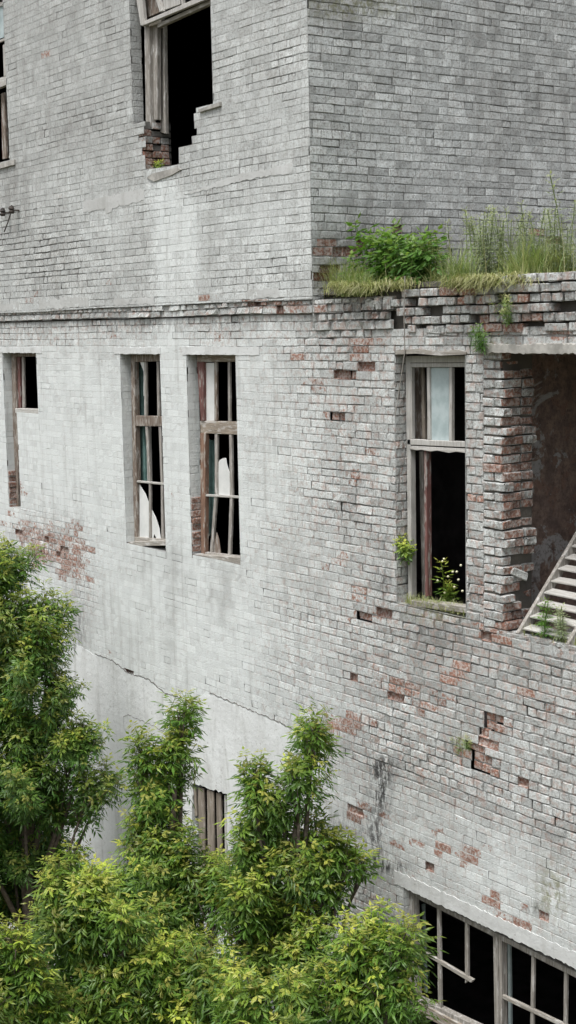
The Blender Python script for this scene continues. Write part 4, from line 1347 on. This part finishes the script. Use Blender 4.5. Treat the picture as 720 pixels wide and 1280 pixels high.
def tree(label, lobes, depth, seed, mat, trunk_px, dens=1.0, scale=1.0, dvar=.5, extra_limbs=True, sp_=.24):
    """lobes: (px, py, r_px[, ddepth]) of the crown silhouette at a given distance"""
    rg = np.random.default_rng(seed)
    base = PD(trunk_px, 900, depth); base = np.array([base[0], base[1], 0.0])
    root = empty('box_elder_tree', base, label, 'tree', 'box elder trees in front of the factory')
    pos = []; dirs = []; scl = []; cen = []; yg = []; rv = []; sprays = []
    for lb_ in lobes:
        px, py, rp = lb_[:3]; dd = lb_[3] if len(lb_) > 3 else 0; shade_yg = lb_[4] if len(lb_) > 4 else 1.0
        dz = depth + dd + rg.uniform(-.5, .5) * dvar
        c = PD(px, py, dz); r_ = rp / F * dz
        cen.append((c, r_))
        lv_ = rg.uniform(-.16, .16)
        ns = max(3, int(round(dens * 12.5 * (r_ / .42) ** 1.6)))
        for i in range(ns):
            # a spray: a side branch growing out and up, clothed in shoots
            u = rg.normal(size=3); u[2] = abs(u[2]) * 1.1 + rg.uniform(-.75, .5); u /= np.linalg.norm(u)
            if i < 2: u = np.array([rg.normal() * .3, rg.normal() * .3, 1.0]); u /= np.linalg.norm(u)
            ln = r_ * rg.uniform(.7, 1.3)
            curve = np.array([0, 0, rg.uniform(.15, .45)]) * ln
            sv = rg.uniform(-.2, .2); sy = rg.uniform(.35, 1.25) * shade_yg
            k_ = max(3, int(ln / .075))
            sprays.append((c, c + u * ln * .5, c + u * ln + curve * .8))
            for q in range(k_):
                f = .30 + .70 * (q + rg.random()) / k_
                p = c + u * ln * f + curve * f * f + rg.normal(size=3) * .045
                d = u * .7 + np.array([0, 0, .55 + .5 * f]) + rg.normal(size=3) * .33
                if d[2] < -.1: d[2] = rg.uniform(-.1, .3)
                pos.append(p - d / np.linalg.norm(d) * .16); dirs.append(d); scl.append(scale * rg.uniform(.65, 1.1) * (1.05 - .25 * f))
                hgt = .5 + .5 * (u[2] * f)
                yg.append(.06 + sy * (.25 * f + 1.0 * f * sstep(.4, .95, hgt)) * rg.uniform(.5, 1.1) + .2 * rg.random() ** 2); rv.append(lv_ + sv + rg.uniform(-.1, .1))
    V, Fq, A_ = scatter(SH, pos, dirs, scl, rg, rv, yg)
    np_mesh('crown', V, Fq, M[mat], root, {'leafc': A_})
    # trunk and limbs reach for the lobes
    mb = MB()
    zs = [c[2] for c, _ in cen]
    ztop = max(zs); zlow = min(zs)
    cx = np.mean([c for c, _ in cen], 0)
    def trunk_at(t):
        return np.array([base[0] + (cx[0] - base[0]) * t, base[1] + (cx[1] - base[1]) * t, t * ztop * .86])
    tp = [trunk_at(t) + np.array([.05 * math.sin(t * 7), .05 * math.cos(t * 5), 0]) for t in np.linspace(0, 1, 8)]
    mb.tube(tp, list(np.linspace(.13, .025, 8)), 8)
    for c, r_ in cen:
        if not extra_limbs: break
        t = np.clip((c[2] - 1.0) / ztop * .75, .15, .92)
        a = trunk_at(t)
        mid_ = a * .45 + c * .55 + np.array([0, 0, -.12])
        mb.tube([a, mid_, c], [.045, .028, .01], 6)
        for k in range(4):
            u = rg.normal(size=3); u[2] = abs(u[2]); u /= np.linalg.norm(u)
            mb.tube([c * .7 + mid_ * .3, c + u * r_ * .7], [.012, .004], 4)
    for a_, b_, c_ in sprays: mb.tube([a_, b_, c_], [.010, .007, .003], 4, False)
    mb.build('trunk', M['bark'], root, smooth=True)
    return root


tree('tall box elder at the left edge, its top reaching the peeling red brick patch',
     [(8, 735, 42), (40, 785, 40), (-20, 800, 60), (30, 850, 58), (72, 880, 38), (-30, 900, 70), (40, 930, 62), (92, 945, 36), (30, 1000, 68), (108, 1000, 34), (70, 1020, 46), (-40, 1010, 70),
      (15, 1075, 60, .5, .3), (58, 1075, 42, .6, .3), (80, 1100, 36, .9, .2), (-20, 1140, 56, .6, .2), (30, 1140, 56, .8, .2), (70, 1150, 46, .9, .1), (-60, 1110, 70, 0, .3), (4, 700, 18), (72, 775, 22), (108, 935, 26), (128, 985, 22), (60, 820, 34)], 18.6, 1, 'leaf_deep', 20, dens=.8)  # low lobes' last value dulls the leaves, shade painted into their colour
tree('slim box elder whose narrow leading shoot rises in front of the smooth render',
     [(229, 892, 14), (227, 915, 22), (222, 945, 26), (178, 945, 14), (180, 968, 20), (212, 980, 34), (195, 1010, 38), (212, 1030, 28), (180, 1050, 34), (222, 1082, 38), (190, 1090, 48), (230, 1130, 54), (170, 1140, 50), (222, 1190, 60), (262, 1098, 24, -.3), (272, 1135, 38, -.3), (285, 1110, 26, -.4)],
     15.6, 2, 'leaf', 205)
tree('box elder with two leading shoots beside the boarded window',
     [(392, 918, 16), (388, 945, 28), (375, 985, 34), (355, 1020, 34), (318, 972, 13), (318, 1000, 20), (322, 1035, 28), (345, 1065, 42), (395, 1040, 20), (410, 1075, 28), (432, 1085, 24), (450, 1088, 14), (380, 1110, 40), (320, 1095, 44),
      (350, 1160, 48), (300, 1150, 46), (330, 1210, 55), (398, 1135, 30), (392, 1180, 34), (365, 1205, 44), (415, 1115, 22)], 14.4, 3, 'leaf', 345)
tree('broad low box elder filling the lower left with pale shoot tips',
     [(95, 1098, 28), (70, 1120, 28), (110, 1135, 44), (75, 1165, 40), (140, 1175, 52), (95, 1205, 56), (165, 1235, 62), (215, 1225, 52), (262, 1230, 46), (240, 1275, 60), (150, 1290, 60), (60, 1255, 55), (120, 1330, 70), (230, 1340, 70)],
     13.4, 4, 'leaf', 140, sp_=.25)
tree('young box elder close below the long ground floor window',
     [(470, 1168, 26), (500, 1180, 22), (512, 1195, 18), (440, 1190, 32), (480, 1212, 38), (430, 1228, 42), (490, 1250, 36), (395, 1245, 36), (445, 1275, 52), (370, 1278, 44), (320, 1270, 38), (500, 1290, 40), (400, 1330, 60), (300, 1320, 60), (300, 1262, 26)],
     11.9, 5, 'leaf', 430, sp_=.24, scale=.95)
tree('small box elder in the bottom left corner with yellowish new leaves',
     [(14, 1190, 24), (-15, 1210, 40), (36, 1222, 32), (5, 1250, 48), (55, 1262, 30), (30, 1300, 60), (-40, 1280, 60)], 12.3, 6, 'leaf', 10, sp_=.24, scale=.95)


# ------------------------------------------------------------------ grass and herbs on the ledge and sills
def blades(pts, h, lean, w, rg, young=(0, 1), tipa=.3, mat='grass', gravity=0.0):
    """curved ribbons; pts (n,3)"""
    n = len(pts)
    az = rg.uniform(0, 6.283, n); ln = lean * rg.uniform(.2, 1.4, n); hh = h * rg.uniform(.45, 1.2, n)
    d = np.stack([np.cos(az), np.sin(az), 0 * az], 1); s_ = np.stack([-np.sin(az), np.cos(az), 0 * az], 1)
    V = []
    for k in range(4):
        t = k / 3
        p = pts + d * (hh * ln * t * t)[:, None] + np.array([0, 0, 1.0]) * (hh * (t - gravity * t * t))[:, None]
        ww = w * (1 - t * .85)
        V += [p - s_ * ww, p + s_ * ww]
    V = np.stack(V, 1)
    Fq = np.array([[0, 1, 3, 2], [2, 3, 5, 4], [4, 5, 7, 6]])
    Fq = (np.arange(n)[:, None, None] * 8 + Fq).reshape(-1, 4)
    c = np.stack([rg.uniform(*young, n), rg.uniform(.2, .8, n), rg.uniform(0, tipa, n), np.ones(n)], 1)
    return V.reshape(-1, 3), Fq, np.repeat(c, 8, 0)


def merge(parts):
    Vs, Fs, As = [], [], []; n = 0
    for V, Fq, A_ in parts:
        if Fq.shape[1] == 3: Fq = np.concatenate([Fq, Fq[:, 2:3]], 1)
        Vs.append(V); Fs.append(Fq + n); As.append(A_); n += len(V)
    return np.concatenate(Vs), np.concatenate(Fs), np.concatenate(As)


rg = np.random.default_rng(33)
parts = []
cx_ = np.concatenate([rg.uniform(XC + .1, 2.0, 15), rg.uniform(1.9, 6.4, 46)])
for c_ in cx_:
    cy = rg.random() ** 1.1 * .9 + .02
    q = int(rg.uniform(90, 330)); hh = rg.uniform(.12, .42)
    pp = np.stack([c_ + rg.normal(size=q) * rg.uniform(.05, .14), cy + rg.normal(size=q) * .06, ZLEDGE - .10 + .02 * rg.random(q) - .04 * (c_ < 1.0)], 1)
    y0 = rg.uniform(0, .75)
    parts.append(blades(pp, hh, .75, .0052, rg, (max(0, y0 - .25), min(1, y0 + .3)), .5))
q = 2200
pp = np.stack([rg.uniform(XC + .05, 6.5, q), rg.uniform(.05, 1.4, q), np.full(q, ZLEDGE - .10)], 1)
parts.append(blades(pp, .15, .8, .0045, rg, (.1, 1), .5))
# taller seed stalks
m = 260
gx = rg.uniform(XC + .05, 6.4, m); gy = rg.uniform(0, 1.0, m)
parts.append(blades(np.stack([gx, gy, np.full(m, ZLEDGE - .08)], 1), .52, .25, .003, rg, (.5, 1), .9))
# tufts hanging over the edge
for (tx, ty, s_, g_) in [(455, 352, 1.0, 1.2), (600, 345, 1.4, 1.3), (612, 345, 1.2, 1.0), (575, 350, .8, 1.0), (645, 350, .5, 1.2), (430, 352, .7, .9), (495, 356, .5, .9)]:
    p = P(tx, ty, -.06); q = int(420 * s_)
    pp = np.stack([p[0] + rg.normal(size=q) * .12, -.06 + rg.uniform(-.05, .12, q), np.full(q, ZLEDGE - .06) + rg.uniform(-.05, .03, q)], 1)
    parts.append(blades(pp, .25, 1.0, .005, rg, (.5, 1), .9, gravity=g_ * 1.0))
V, Fq, A_ = merge(parts)
o = np_mesh('ledge_grass', V, Fq, M['grass'], None, {'leafc': A_})
tag(o, 'dry yellow green grass growing along the brick ledge', 'grass', kind='stuff')

HB = [make_shoot(np.random.default_rng(300 + i), length=.26, nodes=6, leaf=.10, leaflets=3, lw=.022, ll=.075, droop=.35) for i in range(5)]
MUG = [make_shoot(np.random.default_rng(400 + i), length=.55, nodes=14, leaf=.035, leaflets=3, lw=.006, ll=.045, droop=.3) for i in range(5)]
WD = [make_shoot(np.random.default_rng(500 + i), length=.30, nodes=9, leaf=.05, leaflets=3, lw=.008, ll=.05, droop=.3) for i in range(5)]


def plant(name, label, cat, shoots, items, mat, seed, group=None):
    """items: (px, py, plane_y, scale, lean) -> one mesh plant of several stems"""
    rg = np.random.default_rng(seed)
    pos = [P(a, b, c) for a, b, c, s_, l_ in items]
    dirs = [np.array([rg.uniform(-1, 1) * l_, rg.uniform(-1, .3) * l_, 1.0]) for a, b, c, s_, l_ in items]
    scl = [s_ for a, b, c, s_, l_ in items]
    V, Fq, A_ = scatter(shoots, pos, dirs, scl, rg)
    o = np_mesh(name, V, Fq, M[mat], None, {'leafc': A_})
    return tag(o, label, cat, group)


def bunch(cx, cy, w, h, y, n, s0, s1, lean, seed):
    rg = np.random.default_rng(seed)
    return [(cx + rg.normal() * w, cy + rg.uniform(-h, h), y + rg.uniform(-.05, .2), rg.uniform(s0, s1), lean) for _ in range(n)]


plant('leafy_weed', 'bright green bushy weed, the leafiest plant on the ledge', 'weed', HB, bunch(506, 342, 22, 12, .2, 26, .7, 1.5, .6, 1) + bunch(488, 325, 16, 10, .35, 12, .8, 1.4, .5, 2) + bunch(535, 338, 10, 10, .25, 10, .7, 1.3, .5, 31), 'herb', 11)
plant('tall_weed', 'single thin pale stalk on the ledge right of the leafy weed', 'weed', MUG, [(564, 350, .2, 1.0, .06), (566, 352, .22, .6, .1)], 'mug', 12)
plant('pale_weed', 'clump of pale grey green stems in the middle of the ledge', 'weed', MUG, bunch(612, 345, 16, 5, .35, 34, .7, 1.2, .2, 3), 'mug', 13)
plant('pale_weed', 'pale grey green stems on the ledge near the right edge', 'weed', MUG, bunch(676, 338, 24, 5, .4, 40, .6, 1.1, .25, 4) + [(704, 330, .5, 1.45, .05)], 'mug', 14)
plant('brown_weed', 'upright yellowish weed between leafy weed and pale stems', 'weed', WD, bunch(540, 345, 8, 6, .3, 12, .8, 1.3, .3, 5), 'grass', 15)
plant('lintel_weed', 'small dark green fern like tuft on the slab left of the big opening', 'weed', WD, bunch(600, 436, 4, 4, -.09, 16, .45, .75, .5, 6), 'herb', 16)
plant('jamb_weed', 'yellow green leafy tuft on the left jamb of the right window', 'weed', HB, bunch(508, 690, 4, 10, .03, 14, .45, .65, .8, 7), 'leaf', 17)
plant('wall_weed', 'small yellow green tuft rooted in the broken brick patch', 'weed', WD, bunch(581, 936, 4, 8, -.01, 18, .35, .55, .8, 8), 'grass', 18)
sw = plant('sill_weed', 'tall green weed with pale flowers inside the right window', 'weed', WD, bunch(563, 756, 8, 3, .2, 7, .45, .85, .3, 9) + [(556, 757, .2, 1.5, .05)], 'leaf_deep', 19)
rgf = np.random.default_rng(5)
for q in [(555, 700), (552, 712), (566, 716), (576, 708), (573, 726), (560, 722), (547, 727), (568, 735), (578, 740), (556, 742), (553, 703), (571, 716)]:
    p = P(q[0], q[1], .17); fl = MB(); fl.tube([p, p + [0, 0, .012], p + [0, 0, .022]], [.008, .014, .004], 6); fl.build('flower_head', M['flower'], sw)
parts = []
rg = np.random.default_rng(8)
q = 420
pp = np.stack([rg.uniform(OPEN['w3'][0] + .1, OPEN['w3'][1] - .03, q), rg.uniform(.0, .1, q), np.full(q, OPEN['w3'][2] + .02)], 1)
o = np_mesh('sill_grass', *blades(pp, .10, 1.0, .004, rg, (.3, 1), .6)[:2], M['grass'], None, {'leafc': blades(pp, .10, 1.0, .004, rg, (.3, 1), .6)[2]})
tag(o, 'short dry grass on the sill of the right window', 'grass', kind='stuff')
plant('louvre_weed', 'green weed climbing in front of the slatted panel', 'weed', WD, bunch(681, 794, 3, 3, .0, 6, .5, 1.3, .12, 21), 'herb', 22)
plant('louvre_weed', 'paler upright weed right of the green one at the slatted panel', 'weed', WD, bunch(701, 796, 5, 3, .03, 6, .5, 1.1, .15, 23), 'mug', 24)
q = 500
pp = np.stack([rg.uniform(RO[0] + .25, 6.3, q), rg.uniform(.0, .22, q), np.full(q, RO[2] - .01)], 1)
Vb = blades(pp, .11, .9, .004, rg, (.3, 1), .4)
o = np_mesh('opening_grass', Vb[0], Vb[1], M['grass'], None, {'leafc': Vb[2]})
tag(o, 'short grass along the foot of the big opening', 'grass', kind='stuff')
plant('dry_tuft', 'dry brown grass tuft hanging from the broken ledge corner', 'weed', WD, bunch(632, 398, 4, 10, -.06, 14, .4, .7, .9, 25), 'grass', 26)
plant('hole_weed', 'yellow green weed at the bottom of the hole under the top window', 'weed', HB, bunch(199, 213, .3, .3, Y_UP + .12, 5, .4, .5, .4, 27), 'leaf', 28)

# ------------------------------------------------------------------ ground
g = MB()
g.add([(-150, -150, 0), (150, -150, 0), (150, 150, 0), (-150, 150, 0)], [(0, 1, 2, 3)])
tag(g.build('ground', M['ground']), 'rough weedy dirt yard in front of the factory', 'ground', kind='structure')

# ------------------------------------------------------------------ camera, light, view
cam = bpy.data.cameras.new('camera'); co = bpy.data.objects.new('camera', cam); col.objects.link(co)
cam.sensor_fit = 'VERTICAL'; cam.sensor_height = 36; cam.lens = F / 1280 * 36
cam.clip_end = 1000; cam.clip_start = .1
mw = Matrix(((CR[0], CU[0], -CD[0], CC[0]), (CR[1], CU[1], -CD[1], CC[1]), (CR[2], CU[2], -CD[2], CC[2]), (0, 0, 0, 1)))
co.matrix_world = mw
scene.camera = co

SUN_EL = math.radians(66)
sun_dir = np.array([.34, -.94])           # horizontal direction towards the sun
sun_dir = sun_dir / np.linalg.norm(sun_dir)
sv = Vector((sun_dir[0] * math.cos(SUN_EL), sun_dir[1] * math.cos(SUN_EL), math.sin(SUN_EL)))
sl_ = bpy.data.lights.new('sun', 'SUN'); sl_.energy = 1.6; sl_.angle = math.radians(26); sl_.color = (1.0, .98, .95)
so = bpy.data.objects.new('sun', sl_); col.objects.link(so)
so.rotation_euler = sv.to_track_quat('Z', 'Y').to_euler()
wd = bpy.data.worlds.new('World'); scene.world = wd; wd.use_nodes = True
nt = wd.node_tree
bg = nt.nodes['Background']
sky = nt.nodes.new('ShaderNodeTexSky'); sky.sky_type = 'NISHITA'; sky.sun_disc = False
sky.sun_elevation = SUN_EL
sky.sun_rotation = math.atan2(sun_dir[0], sun_dir[1])
sky.dust_density = 5.0; sky.air_density = 1.0; sky.ozone_density = 1.0
hs = nt.nodes.new('ShaderNodeHueSaturation'); hs.inputs['Saturation'].default_value = .30
nt.links.new(sky.outputs[0], hs.inputs['Color']); nt.links.new(hs.outputs[0], bg.inputs['Color'])
bg.inputs['Strength'].default_value = .115
vs = scene.view_settings
vs.view_transform = 'Standard'; vs.look = 'None'; vs.gamma = 1; vs.exposure = 0.72; vs.use_curve_mapping = False
